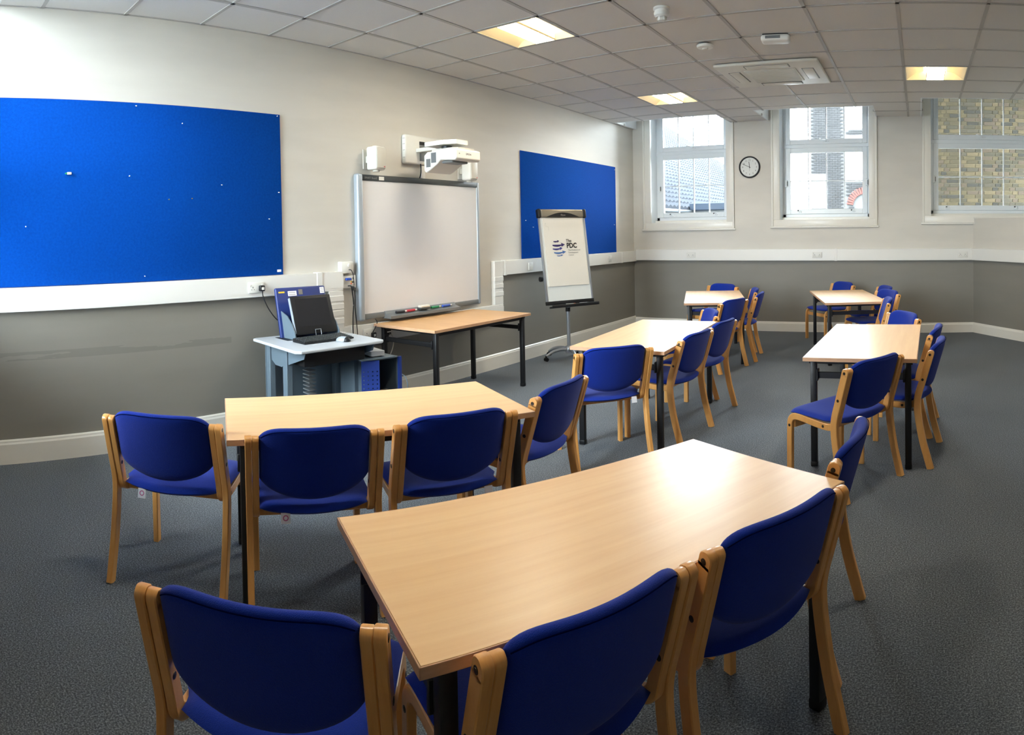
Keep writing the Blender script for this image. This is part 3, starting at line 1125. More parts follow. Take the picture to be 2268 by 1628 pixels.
CH = 'blue upholstered beech chair '
CHAIRS = [
    # table in front of the trolley
    (1.935, 1.13, 133, CH + 'with ringed tag, angled at the pinboard end of the trolley table', 1),
    (2.47, 1.555, 149, CH + 'with ringed tag, tucked under the long side of the trolley table', 1),
    (2.745, 2.095, 152, CH + 'with plain white tag, tucked under the trolley table', 2),
    (2.815, 2.82, 183, CH + 'turned across the flipchart end of the trolley table', 0),
    # front table
    (3.38, 0.705, 128, CH + 'at the pinboard end of the front table', 0),
    (3.905, 1.17, 156, CH + 'on the long side of the front table, beside its pinboard end', 0),
    (4.17, 1.715, 150, CH + 'on the long side of the front table, beside its window end', 0),
    (4.275, 2.415, 176, CH + 'turned across the window end of the front table', 0),
    # table by the flipchart
    (2.61, 3.83, 140, CH + 'with small white tag, at the desk end of the flipchart table', 2),
    (2.905, 4.60, 174, CH + 'first along the aisle side of the flipchart table', 0),
    (2.915, 5.235, 174, CH + 'second along the aisle side of the flipchart table', 0),
    (2.58, 5.90, 212, CH + 'at the window end of the flipchart table, facing the whiteboard', 0),
    # middle-row table
    (4.275, 3.83, 147, CH + 'pulled out at the front end of the middle-row table', 0),
    (4.645, 4.435, 172, CH + 'first along the outer side of the middle-row table', 0),
    (4.645, 5.05, 173, CH + 'second along the outer side of the middle-row table', 0),
    (4.39, 5.90, 212, CH + 'at the window end of the middle-row table', 0),
    # corner table
    (2.52, 6.92, 163, CH + 'with its back to the flipchart table, at the corner table', 0),
    (2.61, 7.69, 187, CH + 'first along the aisle side of the corner table', 0),
    (2.40, 8.26, 200, CH + 'second along the aisle side of the corner table', 0),
    (1.80, 8.85, 247, CH + 'against the window wall at the corner table', 0),
    # table under the middle window
    (4.175, 7.16, 188, CH + 'at the front corner of the table under the middle window', 0),
    (4.14, 8.10, 214, CH + 'first along the outer side of the table under the middle window', 0),
    (4.075, 8.69, 203, CH + 'second along the outer side of the table under the middle window', 0),
    (3.44, 9.34, 222, CH + 'against the window wall at the table under the middle window', 0),
]
for c in CHAIRS:
    chair(*c)

# ================================================================== TABLES
def table(x, y, ang_, L, W, label, h=0.72, top='beech_top'):
    t = thing('table', label, 'table', (x, y, 0), R(ang_), 'beech topped tables')
    e = 0.004
    MB().box((-L / 2 + e, -W / 2 + e, h - 0.025), (L / 2 - e, W / 2 - e, h), 0.001, 1).build('tabletop', top, t)
    mb = MB()
    for s in (-1, 1):
        a, b = sorted((s * (W / 2 - e), s * W / 2))
        mb.box((-L / 2, a, h - 0.0255), (L / 2, b, h - 0.0005), 0.001, 1)
        a, b = sorted((s * (L / 2 - e), s * L / 2))
        mb.box((a, -W / 2, h - 0.0255), (b, W / 2, h - 0.0005), 0.001, 1)
    mb.build('edge_band', 'lipping', t)
    lx, ly = L / 2 - 0.075, W / 2 - 0.06
    for sx in (-1, 1):
        for sy in (-1, 1):
            mb = MB()
            mb.box((sx * lx - 0.021, sy * ly - 0.021, 0.025), (sx * lx + 0.021, sy * ly + 0.021, h - 0.026), 0.007, 2)
            lg = mb.build('leg', 'black_metal', t)
            mb = MB()
            mb.box((sx * lx - 0.0225, sy * ly - 0.0225, 0.0), (sx * lx + 0.0225, sy * ly + 0.0225, 0.034), 0.006, 2)
            mb.build('foot_cap', 'dark_plastic', lg)
        mb = MB()
        mb.box((sx * lx - 0.012, -ly, 0.575), (sx * lx + 0.012, ly, 0.615), 0.003, 1)
        mb.box((sx * lx - 0.03, -ly + 0.02, 0.56), (sx * lx + 0.03, -ly + 0.032, 0.635), 0.003, 1)
        mb.box((sx * lx - 0.03, ly - 0.032, 0.56), (sx * lx + 0.03, ly - 0.02, 0.635), 0.003, 1)
        mb.build('end_rail', 'black_metal', t)
        mb = MB()
        mb.box((sx * lx - 0.015, -W / 2 + 0.03, h - 0.05), (sx * lx + 0.015, W / 2 - 0.03, h - 0.026), 0.003, 1)
        mb.build('top_bearer', 'black_metal', t)
    for sy in (-1, 1):
        mb = MB()
        mb.box((-lx, sy * ly - 0.012, h - 0.062), (lx, sy * ly + 0.012, h - 0.027), 0.003, 1)
        mb.build('side_rail', 'black_metal', t)
    return t

table(3.679, 1.636, 63.5, 1.36, 0.70, 'front beech table with a warm lamp reflection, furthest from the windows')
table(2.24, 2.06, 61.1, 1.36, 0.71, 'beech table in front of the computer trolley')
table(2.44, 4.84, 94.1, 1.53, 0.715, 'beech table beside the flipchart, its top shining with window light')
table(4.17, 4.87, 89.0, 1.52, 0.73, 'beech table in the middle row, between the aisle chairs')
table(2.00, 7.83, 109.4, 1.55, 0.73, 'beech table in the corner by the window wall and left pinboard')
table(3.62, 8.10, 106.0, 1.55, 0.73, 'beech table under the middle window')
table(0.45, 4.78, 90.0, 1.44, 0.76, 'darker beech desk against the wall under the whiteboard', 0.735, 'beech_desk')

# ================================================================== LEFT WALL FURNISHINGS
def pinboard(y0, y1, z0, z1, label):
    t = thing('pinboard', label, 'pinboard', (0, (y0 + y1) / 2, z0))
    w = (y1 - y0) / 2
    MB().box((0.003, -w, 0), (0.014, w, z1 - z0), 0.004, 2).build('felt_panel', 'felt', t)
    mb = MB()
    for q in ((-w - 0.003, w + 0.003, -0.003, 0.0), (-w - 0.003, w + 0.003, z1 - z0, z1 - z0 + 0.003), (-w - 0.003, -w, 0, z1 - z0), (w, w + 0.003, 0, z1 - z0)):
        MB().box((0.003, q[0], q[2]), (0.009, q[1], q[3])).build('edge_trim', 'felt_edge', t, smooth=False)
    return t
pb1 = pinboard(0.42, 3.105, 1.238, 2.565, 'long blue felt pinboard above the trunking by the computer trolley')
pinboard(6.545, 9.10, 1.238, 2.545, 'blue felt pinboard behind the flipchart')
# maker's label in the lower corner of the long pinboard
mb = MB()
mb.box((0.0142, -0.028 + 1.31, 0.02), (0.0152, 0.012 + 1.31, 0.04))
mb.build('maker_label', 'tag', pb1)

pin_head = MB().lathe([(0, 0), (0.002, 0), (0.002, 0.006), (0.005, 0.007), (0.0045, 0.018), (0.007, 0.02), (0.007, 0.024), (0, 0.025)], 12).mesh('push_pin')
pin_head.materials.append(M['plastic'])
pin_gold = pin_head.copy()
pin_gold.materials.clear()
pin_gold.materials.append(mat('brass_pin', (200, 160, 80), 0.3, metal=0.8))
PINS = [(1.82, 2.545, 0, 'on the top edge of the long pinboard, over its middle'), (2.20, 2.43, 0, 'just below the top edge of the long pinboard'),
        (3.075, 2.55, 0, 'in the top corner of the long pinboard beside the speaker wall'), (1.755, 2.02, 0, 'in the middle of the long pinboard beside the green-tipped peg'),
        (2.53, 1.97, 0, 'in the middle of the long pinboard over the trolley lid'), (2.07, 1.85, 1, 'in the middle of the long pinboard, nearer the peg'),
        (2.27, 1.86, 1, 'in the middle of the long pinboard, nearer the trolley'),
        (3.07, 1.92, 0, 'on the whiteboard-side edge of the long pinboard'), (2.97, 1.70, 0, 'beside the whiteboard-side edge of the long pinboard, lower down'),
        (0.97, 1.66, 0, 'low on the long pinboard, farthest from the whiteboard'), (1.86, 1.28, 0, 'on the bottom edge of the long pinboard just above the trunking'),
        (6.78, 1.62, 0, 'in the second pinboard beside the flipchart frame, lower'), (6.62, 1.70, 0, 'in the second pinboard beside the flipchart frame, upper'),
        (9.02, 1.66, 0, 'low by the window-side edge of the second pinboard'), (9.06, 2.50, 0, 'in the window-side top corner of the second pinboard')]
for y, z, g, lab in PINS:
    o = bpy.data.objects.new('push_pin', pin_gold if g else pin_head)
    COL.objects.link(o)
    o.location = (0.013, y, z)
    o.scale = (0.62, 0.62, 0.62)
    o.rotation_euler = (0, R(90 + random.uniform(-15, 15)), R(random.uniform(-20, 20)))
    tag(o, ('brass pin ' if g else 'white push pin ') + lab, 'push pin', 'pins in the ' + ('long pinboard' if y < 4 else 'second pinboard'))
g_ = thing('peg', 'white and green peg stuck in the long pinboard', 'peg', (0.014, 1.285, 2.035))
MB().box((0, -0.006, -0.009), (0.02, 0.026, 0.009), 0.004, 2).build('body', 'plastic', g_)
MB().box((0, -0.02, -0.006), (0.014, -0.006, 0.006), 0.003, 1).build('tip', 'green', g_)

# ---- interactive whiteboard
WB = thing('whiteboard', 'interactive whiteboard with grey frame and pen tray', 'whiteboard', (0.003, 4.78, 0.78))
ww, wh = 0.88, 1.325
MB().box((0.02, -ww + 0.05, 0.045), (0.05, ww - 0.03, wh - 0.05)).build('writing_surface', 'whiteboard', WB, smooth=False)
mb = MB()
mb.box((0.0, -ww + 0.02, wh - 0.055), (0.06, ww - 0.012, wh), 0.006, 2)
tb = mb.build('top_bar', 'dark_trim', WB)
mb = MB()
mb.box((0.0, -ww + 0.02, 0.0), (0.058, ww - 0.012, 0.05), 0.006, 2)
mb.build('bottom_bar', 'mid_trim', WB)
mb = MB()
mb.box((0.0, -ww, -0.012), (0.07, -ww + 0.065, wh + 0.006), 0.02, 4)
mb.build('side_bar', 'silver_paint', WB)
mb = MB()
mb.box((0.0, ww - 0.04, -0.002), (0.062, ww, wh + 0.002), 0.012, 3)
mb.build('side_bar', 'silver_paint', WB)
rotYZ = Matrix(((0, 0, 1, 0), (1, 0, 0, 0), (0, 1, 0, 0), (0, 0, 0, 1)))    # local x -> +Y, y -> +Z, z -> +X
text_part('brand_lettering', 'SMART Board', 0.026, 'print_grey', tb, T(0.0605, -ww + 0.09, wh - 0.038) @ rotYZ)
MB().box((0.0602, -ww + 0.27, wh - 0.046), (0.0610, -ww + 0.335, wh - 0.012)).build('sticker', 'plastic', tb)
# pen tray
mb = MB()
prof = [(0.03, 0.055), (0.062, 0.055), (0.075, 0.03), (0.135, 0.012), (0.145, 0.012), (0.145, -0.012), (0.03, -0.012)]
mt = Matrix(((1, 0, 0, 0), (0, 0, 1, 0), (0, 1, 0, 0), (0, 0, 0, 1)))
mb.prism(prof, -0.57, 0.43, mt)
tray = mb.build('pen_tray', 'mid_trim', WB, smooth=False)
for yv, m_, lab in ((-0.40, 'black_pen', 'black'), (-0.26, 'red', 'red'), (0.09, 'green', 'green'), (0.26, 'blue_pen', 'blue')):
    p = thing('marker_pen', lab + ' whiteboard pen lying in the pen tray', 'pen', (0.106, 4.78 + yv, 0.818))
    MB().cyl((0, -0.065, 0), (0, 0.045, 0), 0.012, 12).build('barrel', m_, p)
    MB().cyl((0, 0.045, 0), (0, 0.075, 0), 0.0085, 12).build('cap', 'plastic', p)
er = thing('board_eraser', 'pale grey board eraser in the middle of the pen tray', 'eraser', (0.106, 4.70, 0.813))
MB().box((-0.028, -0.07, 0), (0.028, 0.07, 0.018), 0.006, 2).build('pad', 'dark_trim', er)
mb = MB()
mb.box((-0.026, -0.066, 0.016), (0.026, 0.066, 0.042), 0.012, 3)
mb.build('grip', 'cream_plastic', er)
# ---- speakers
for yy, zz, lab in ((4.075, 2.13, 'white wall speaker beside the projector plate, over the silver edge of the whiteboard'),
                    (5.42, 2.10, 'white wall speaker half hidden behind the projector')):
    s = thing('speaker', lab, 'speaker', (0.02, yy, zz), R(6), 'wall speakers above the whiteboard')
    mb = MB()
    mb.box((0.045, -0.075, 0.012), (0.165, 0.065, 0.225), 0.02, 4)
    mb.build('cabinet', 'plastic', s)
    mb = MB()
    mb.box((0.164, -0.064, 0.028), (0.172, 0.054, 0.212), 0.006, 2)
    g2 = mb.build('grille', 'cream_plastic', s)
    mb = MB()
    mb.box((0.172, 0.026, 0.036), (0.1725, 0.044, 0.044))
    mb.build('badge', 'red', g2)
    mb = MB()
    mb.box((-0.02, -0.05, 0.03), (-0.01, 0.05, 0.21))
    mb.box((-0.012, -0.02, 0.085), (0.05, 0.02, 0.15), 0.005, 1)
    mb.lathe([(0, -0.004), (0.03, -0.004), (0.034, 0.004), (0.03, 0.016), (0, 0.016)], 16, T(0.1, 0, 0))
    mb.lathe([(0, 0.22), (0.03, 0.22), (0.03, 0.234), (0, 0.236)], 16, T(0.1, 0, 0))
    mb.build('bracket', 'cream_plastic', s)

# ---- projector on wall arm
PJ = thing('projector', 'white short-throw projector on a wall arm above the whiteboard', 'projector', (0.003, 4.80, 2.24))
mb = MB()
mb.box((0, -0.27, 0.0), (0.055, 0.29, 0.285), 0.02, 4)
plate = mb.build('wall_plate', 'plastic', PJ)
for z in (0.06, 0.13, 0.19, 0.245):
    MB().box((0.02, -0.2705, z), (0.05, -0.269, z + 0.003)).build('plate_seam', 'grey_plastic', plate, smooth=False)
mb = MB()
mb.box((0.0545, -0.07, 0.035), (0.057, 0.20, 0.20))
mb.build('plate_slot', 'grey_plastic', plate)
mb = MB()
mb.box((0.0548, -0.07, 0.195), (0.058, 0.10, 0.228))
mb.build('plate_gap', 'dark_plastic', plate)
mb = MB()
mb.box((0.05, -0.12, 0.115), (0.45, -0.05, 0.155), 0.008, 2)
mb.build('arm', 'plastic', PJ)
mb = MB()
mb.prism([(0.34, -0.30), (0.58, -0.30), (0.68, -0.24), (0.68, -0.08), (0.60, -0.04), (0.34, -0.04)], 0.125, 0.165)
mb.build('arm_cover', 'plastic', PJ)
mb = MB()
mb.cyl((0.50, -0.17, 0.06), (0.50, -0.17, 0.13), 0.05, 16)
mb.box((0.40, -0.24, 0.07), (0.60, -0.10, 0.09))
mb.build('mount_plate', 'dark_trim', PJ)
# body with the notched underside: side profile along X, extruded along Y
prof = [(0.37, -0.10), (0.37, 0.035), (0.41, 0.065), (0.72, 0.075), (0.765, 0.06), (0.765, -0.02), (0.745, -0.035), (0.66, -0.03), (0.575, -0.02), (0.53, -0.055), (0.44, -0.105), (0.39, -0.125)]
mb = MB()
mb.prism(prof, -0.345, 0.0, Matrix(((1, 0, 0, 0), (0, 0, 1, 0), (0, 1, 0, 0), (0, 0, 0, 1))))
bd = mb.build('body', 'plastic', PJ, angle=25)
bv = bd.modifiers.new('soft_edges', 'BEVEL')
bv.width = 0.01
bv.segments = 3
mb = MB()
mb.prism([(0.44, -0.31), (0.70, -0.31), (0.735, -0.28), (0.735, -0.06), (0.70, -0.03), (0.44, -0.03)], 0.07, 0.085)
mb.build('top_panel', 'cream_plastic', PJ)
for xa, xb, za, zb in ((0.40, 0.452, -0.075, 0.0), (0.462, 0.522, -0.04, 0.052)):
    mb = MB()
    mb.box((xa, -0.347, za), (xb, -0.3445, zb))
    v = mb.build('vent', 'grey_plastic', bd, smooth=False)
    mb = MB()
    n = 7
    for q in range(n):
        zz = za + (zb - za) * (q + 0.5) / n
        mb.box((xa, -0.3485, zz - 0.002), (xb, -0.3465, zz + 0.002))
    mb.build('vent_slat', 'cream_plastic', v, smooth=False) if False else mb.bm.free()
mb = MB()
mb.box((0.55, -0.30, -0.05), (0.68, -0.08, -0.024), 0.006, 1)
mb.build('lens_window', 'grey_plastic', PJ)
text_part('brand_lettering', 'EPSON', 0.024, 'print_black', bd, T(0.7655, -0.21, 0.015) @ rotYZ)
MB().box((0.7652, -0.31, 0.018), (0.7660, -0.296, 0.028)).build('control_mark', 'print_grey', bd)
# conduit and cable between plate and whiteboard
o = MB().box((0, 4.79, 2.10), (0.03, 4.84, 2.238), 0.002, 1).build('cable_conduit', 'trunk')
tag(o, 'short white cable conduit between the projector plate and the whiteboard', 'conduit')
o = MB().tube(bez([(0.035, 4.75, 2.105), (0.05, 4.75, 2.15), (0.05, 4.755, 2.20), (0.05, 4.75, 2.25)], 8), 0.006, 8).build('cable', 'dark_plastic')
tag(o, 'short black cable hanging from the projector plate behind the whiteboard top', 'cable')

# ---- sockets, switches, connection boxes
def socket_mesh(w, h, gangs):
    base = MB().box((0, -w / 2, -h / 2), (0.012, w / 2, h / 2), 0.004, 2).mesh('faceplate')
    base.materials.append(M['plastic'])
    holes_ = MB()
    sw = MB()
    for g in range(gangs):
        c = (g - (gangs - 1) / 2) * w / 2.1 if gangs > 1 else 0
        holes_.box((0.0118, c - 0.003, -0.004), (0.0126, c + 0.003, 0.008))
        for s in (-1, 1):
            holes_.box((0.0118, c + s * 0.012 - 0.0035, -0.018), (0.0126, c + s * 0.012 + 0.0035, -0.013))
        sw.box((0.0115, c - 0.008 + 0.022 * (-1 if c < 0 else 1), 0.010), (0.016, c + 0.004 + 0.022 * (-1 if c < 0 else 1), 0.028), 0.002, 1)
    hm = holes_.mesh('pin_hole', False)
    hm.materials.append(M['dark_trim'])
    sm = sw.mesh('rocker')
    sm.materials.append(M['plastic'])
    return base, hm, sm
SOCK2 = socket_mesh(0.146, 0.086, 2)

def socket(loc, rotz, label, name='double_socket', meshes=SOCK2):
    t = thing(name, label, 'socket', loc, rotz, 'double power sockets')
    put('faceplate', meshes[0], t)
    for mm, nm in ((meshes[1], 'pin_holes'), (meshes[2], 'rocker_switches')):
        put(nm, mm, t)['kind'] = 'stuff'
    return t
S_ = TD + 0.002
socket((S_, 2.805, 1.145), 0, 'white double socket with a black plug in it, on the trunking under the long pinboard')
socket((S_, 4.01, 0.65), 0, 'white double socket with a black plug on the low trunking under the whiteboard')
bz = (BT0 + BT1) / 2
socket((1.01, YB - S_, bz), -PI / 2, 'white double socket on the window wall trunking under the corner window')
socket((3.01, YB - S_, bz), -PI / 2, 'white double socket on the window wall trunking under the middle window')
socket((5.18, YB - S_, bz), -PI / 2, 'white double socket on the window wall trunking beside the splayed wall')

def single_plate(y, z, label, cat='switch'):
    t = thing('wall_switch', label, cat, (S_, y, z), 0, 'single plates on the trunking')
    MB().box((0, -0.045, -0.045), (0.012, 0.045, 0.045), 0.004, 2).build('faceplate', 'plastic', t)
    MB().box((0.011, -0.02, -0.012), (0.016, 0.006, 0.012), 0.003, 1).build('rocker', 'plastic', t)
    return t
single_plate(6.65, 1.14, 'white single fused plate on the trunking between desk and flipchart')
single_plate(8.78, 1.145, 'white single fused plate on the trunking by the room corner')

# plugs
def plug(loc, label, cord):
    p = thing('plug', label, 'plug', loc)
    mb = MB()
    mb.box((0, -0.024, -0.026), (0.032, 0.024, 0.022), 0.009, 3)
    mb.build('body', 'dark_plastic', p)
    MB().box((0.0318, -0.012, -0.014), (0.0326, 0.012, 0.008)).build('sticker', 'plastic', p)
    pts = [Vector(q) - Vector(loc) for q in cord]
    MB().tube(bez(pts, 10), 0.0045, 8).build('cord', 'dark_plastic', p)
    return p
plug((S_ + 0.012, 2.845, 1.14), 'black plug and cord in the trunking socket under the long pinboard',
     [(S_ + 0.03, 2.845, 1.118), (0.10, 2.85, 1.06), (0.11, 2.89, 0.97), (0.12, 2.96, 0.88), (0.15, 3.05, 0.82), (0.17, 3.12, 0.77)])
p2 = plug((S_ + 0.012, 4.045, 0.635), 'black plug lying in the socket under the whiteboard',
     [(S_ + 0.02, 4.04, 0.655), (0.10, 4.05, 0.70), (0.09, 4.085, 0.745), (0.06, 4.09, 0.775)])
# data outlet with a pale network cable
t = thing('data_outlet', 'white network outlet with two dark ports under the whiteboard', 'network outlet', (S_, 4.235, 0.64))
MB().box((0, -0.05, -0.06), (0.03, 0.05, 0.06), 0.005, 2).build('faceplate', 'plastic', t)
for z in (0.02, -0.018):
    MB().box((0.0295, -0.028, z - 0.012), (0.0306, 0.028, z + 0.012)).build('port', 'dark_plastic', t)
o = MB().tube(bez([(0.085, 4.245, 0.62), (0.12, 4.25, 0.60), (0.13, 4.25, 0.53), (0.14, 4.20, 0.44), (0.17, 4.10, 0.36), (0.24, 3.95, 0.32)], 10), 0.005, 8).build('network_cable', 'cream_plastic')
tag(o, 'pale grey network cable hanging from the data outlet', 'cable')
# upper connection boxes beside the whiteboard
t = thing('connection_box', 'deep white box with a round knob beside the whiteboard edge', 'connection box', (0, 3.775, 1.265))
MB().box((0, -0.07, -0.052), (0.055, 0.07, 0.052), 0.006, 2).build('body', 'plastic', t)
MB().lathe([(0, 0), (0.016, 0), (0.015, 0.01), (0, 0.012)], 18, T(0.055, 0.015, 0.018) @ Matrix.Rotation(PI / 2, 4, 'Y')).build('knob', 'plastic', t)
t = thing('audio_video_plate', 'white connector plate with blue and black plugs beside the whiteboard', 'connector plate', (0, 3.805, 1.135))
MB().box((0, -0.078, -0.056), (0.036, 0.078, 0.056), 0.005, 2).build('faceplate', 'plastic', t)
for y, z, m_ in ((0.045, 0.03, 'dark_plastic'), (0.05, -0.005, 'bolt'), (0.035, -0.005, 'bolt'), (0.02, 0.0, 'yellow'), (0.02, -0.018, 'orange')):
    MB().cyl((0.035, y, z), (0.042, y, z), 0.006, 10).build('connector', m_, t)
mb = MB().box((0.036, -0.05, 0.014), (0.062, 0.01, 0.036), 0.006, 2)
mb.build('video_plug', 'blue_pen', t)
def cable(label, pts, r=0.0035, m='dark_plastic'):
    o = MB().tube(bez(pts, 8), r, 8).build('cable', m)
    return tag(o, label, 'cable', 'cables hanging beside the whiteboard')
cable('thin black cable from the knob box to the connector plate', [(0.058, 3.785, 1.245), (0.085, 3.79, 1.24), (0.085, 3.81, 1.20), (0.078, 3.82, 1.17), (0.078, 3.825, 1.13), (0.07, 3.832, 1.10)])
cable('black cable hanging from the connector plate down to the trolley top', [(0.04, 3.785, 1.10), (0.065, 3.80, 1.095), (0.06, 3.82, 1.03), (0.055, 3.835, 0.93), (0.06, 3.82, 0.82), (0.07, 3.81, 0.70), (0.09, 3.80, 0.62)], 0.005)
cable('grey-black video cable hanging straight down beside the whiteboard', [(0.05, 3.855, 1.055), (0.05, 3.857, 1.0), (0.05, 3.856, 0.9), (0.062, 3.858, 0.78), (0.075, 3.862, 0.62)], 0.0042)
o = MB().box((0.04, 3.822, 1.055), (0.066, 3.846, 1.095), 0.006, 2).build('cable_clip', 'dark_trim')
tag(o, 'dark cable clip gathering the cables below the connector plate', 'cable clip')

# ================================================================== CLOCK
CK = thing('wall_clock', 'round white wall clock with black rim between the windows', 'clock', (1.965, YB, 2.515))
rotc = Matrix(((1, 0, 0, 0), (0, 0, -1, 0), (0, 1, 0, 0), (0, 0, 0, 1)))       # local x -> X, y -> Z, z -> -Y
MB().lathe([(0.168, 0.0), (0.168, 0.022), (0.162, 0.032), (0.150, 0.034), (0.146, 0.026), (0.146, 0.0)], 64, rotc).build('rim', 'dark_plastic', CK)
MB().lathe([(0, 0), (0.147, 0), (0.147, 0.012), (0, 0.012)], 48, rotc).build('dial', 'dial', CK)
for k_ in range(12):
    n_ = 12 if k_ == 0 else k_
    a = R(90 - 30 * k_)
    text_part('numeral', str(n_), 0.034, 'print_black', CK, rotc @ T(0.108 * math.cos(a), 0.108 * math.sin(a) - 0.012, 0.0125), 'CENTER')
tick = MB().box((-0.001, 0.132, 0.012), (0.001, 0.140, 0.0127)).mesh('minute_mark', False)
tick.materials.append(M['print_black'])
for k_ in range(60):
    if k_ % 5 == 0:
        put('minute_mark', tick, CK, rotc @ Matrix.Rotation(R(-6 * k_), 4, 'Z'))
MB().box((-0.04, 0.039, 0.012), (0.04, 0.043, 0.0126)).build('maker_line', 'print_grey', CK)
def hand(name, ang_, l, w, z):
    mb = MB().box((-w, -0.02, z), (w, l, z + 0.0015))
    o = mb.build(name, 'print_black', CK, smooth=False)
    o.matrix_local = rotc @ Matrix.Rotation(R(-ang_), 4, 'Z')
hand('hour_hand', 354, 0.082, 0.004, 0.016)
hand('minute_hand', 294, 0.118, 0.003, 0.019)
hand('second_hand', 178, 0.062, 0.0012, 0.022)
MB().lathe([(0, 0.012), (0.007, 0.012), (0.007, 0.025), (0, 0.026)], 16, rotc).build('hub', 'print_black', CK)

# ================================================================== FLIPCHART
FC = thing('flipchart_easel', 'mobile flipchart easel with silver frame on a wheeled star base', 'flipchart', (0.44, 6.90, 0), R(-25))
# local: +x = board normal (towards the room), y = along the board (image right), z up
for q in range(5):
    a = R(-20 + q * 72)
    d = Vector((math.cos(a), math.sin(a), 0))
    pts = [Vector((0, 0, 0.115)) + d * 0.03, Vector((0, 0, 0.125)) + d * 0.12, Vector((0, 0, 0.105)) + d * 0.24, Vector((0, 0, 0.062)) + d * 0.325]
    lg = MB().tube(bez(pts, 6), [0.024 - 0.009 * i / 18 for i in range(19)], 10).build('base_arm', 'silver', FC)
    mb = MB()
    w = d * 0.325
    pr = Vector((-d.y, d.x, 0))
    for s in (-1, 1):
        c = w + pr * s * 0.013 + Vector((0, 0, 0.024))
        mb.cyl(c - pr * 0.008, c + pr * 0.008, 0.024, 16)
    mb.cyl(w + Vector((0, 0, 0.03)), w + Vector((0, 0, 0.066)), 0.012, 10)
    mb.build('castor', 'dark_plastic', lg)
MB().lathe([(0, 0.08), (0.05, 0.08), (0.055, 0.11), (0.045, 0.145), (0.03, 0.16), (0, 0.16)], 24).build('hub', 'silver', FC)
MB().cyl((0, 0, 0.14), (-0.02, 0, 0.95), 0.022, 18).build('column', 'silver', FC)
MB().lathe([(0.023, -0.02), (0.03, -0.02), (0.03, 0.03), (0.023, 0.03)], 18, T(-0.012, 0, 0.60)).build('collar', 'dark_plastic', FC)
mb = MB()
mb.cyl((0.0, 0.02, 0.645), (0.0, 0.05, 0.645), 0.006, 8)
mb.cyl((0.0, 0.05, 0.645), (0.0, 0.062, 0.645), 0.013, 12)
mb.build('clamp_knob', 'dark_plastic', FC)
lean = R(9)
BM = T(0.05, 0, 0.70) @ Matrix.Rotation(-lean, 4, 'Y')     # board plane: x normal, y across, z up
BW_, BHt = 0.345, 1.09
def bpart(mb, name, m_, parent=FC, **kw):
    o = mb.build(name, m_, parent, **kw)
    if parent is FC:
        o.matrix_local = BM
    return o
bpart(MB().box((-0.012, -BW_ + 0.02, 0.01), (0.0, BW_ - 0.02, BHt)), 'board', 'board_white', smooth=False)
for s in (-1, 1):
    a, b = sorted((s * (BW_ - 0.026), s * BW_))
    bpart(MB().box((-0.022, a, 0), (0.008, b, BHt - 0.04), 0.007, 2), 'side_rail', 'silver')
bpart(MB().box((-0.024, -BW_ - 0.004, -0.022), (0.012, BW_ + 0.004, 0.024), 0.006, 2), 'bottom_rail', 'dark_plastic')
mb = MB()
mb.box((-0.03, -BW_ + 0.03, BHt - 0.05), (0.03, BW_ - 0.03, BHt + 0.055), 0.02, 4)
hd = bpart(mb, 'header_clamp', 'bronze')
for s in (-1, 1):
    a, b = sorted((s * (BW_ - 0.034), s * (BW_ + 0.012)))
    bpart(MB().box((-0.034, a, BHt - 0.054), (0.034, b, BHt + 0.058), 0.016, 3), 'end_cap', 'dark_plastic')
arc = [(-0.25, BHt - 0.046)] + [(-0.25 + 0.5 * q / 20, BHt - 0.046 + 0.058 * math.sin(PI * q / 20)) for q in range(21)] + [(0.25, BHt - 0.046)]
arc = arc[1:-1]
toYZ = Matrix(((0, 0, 1, 0), (1, 0, 0, 0), (0, 1, 0, 0), (0, 0, 0, 1)))
mb = MB().prism(arc, 0.0295, 0.0325, toYZ)
cv = mb.build('arched_inlay', 'dark_plastic', hd, smooth=False)
text_part('brand_lettering', 'Elipse', 0.03, 'print_grey', cv, toYZ @ T(0, BHt - 0.03, 0.0326), 'CENTER')
mb = MB()
mb.box((0.0, -BW_ + 0.03, -0.062), (0.075, BW_ + 0.03, -0.040), 0.008, 2)
mb.box((0.065, -BW_ + 0.03, -0.06), (0.08, BW_ + 0.03, -0.024), 0.006, 2)
bpart(mb, 'pen_shelf', 'dark_plastic')
mb = MB()
mb.cyl((-0.05, -BW_ + 0.0, 0.30), (-0.05, -BW_ - 0.03, 0.30), 0.03, 16)
bpart(mb, 'adjuster_knob', 'dark_plastic')

# paper pad hanging on the board (its own thing)
FCM = FC.matrix_basis @ BM if False else (T(0.44, 6.90, 0) @ Matrix.Rotation(R(-25), 4, 'Z') @ BM)
PD = bpy.data.objects.new('paper_pad', None)
COL.objects.link(PD)
PD.matrix_world = FCM
tag(PD, 'flipchart paper pad printed with globe arrows and PDC lettering', 'paper pad')
pw = 0.295
bm = bmesh.new()
NX, NZ = 16, 24
for sgn_ in (0,):
    g0 = []
    for i in range(NX + 1):
        col_ = []
        y = -pw + 2 * pw * i / NX
        for j in range(NZ + 1):
            t = j / NZ
            z = 0.20 + (BHt - 0.053 - 0.20) * t
            bow = 0.010 * math.exp(-((t - 0.93) / 0.07) ** 2) * math.cos(PI * y / (2 * pw * 1.1))
            col_.append(bm.verts.new((0.012 + bow + 0.003 * (1 - t), y, z)))
        g0.append(col_)
    for i in range(NX):
        for j in range(NZ):
            bm.faces.new((g0[i][j], g0[i + 1][j], g0[i + 1][j + 1], g0[i][j + 1]))
    ext = bmesh.ops.extrude_face_region(bm, geom=list(bm.faces))
    for v in [e for e in ext['geom'] if isinstance(e, bmesh.types.BMVert)]:
        v.co.x = 0.003
mb = MB()
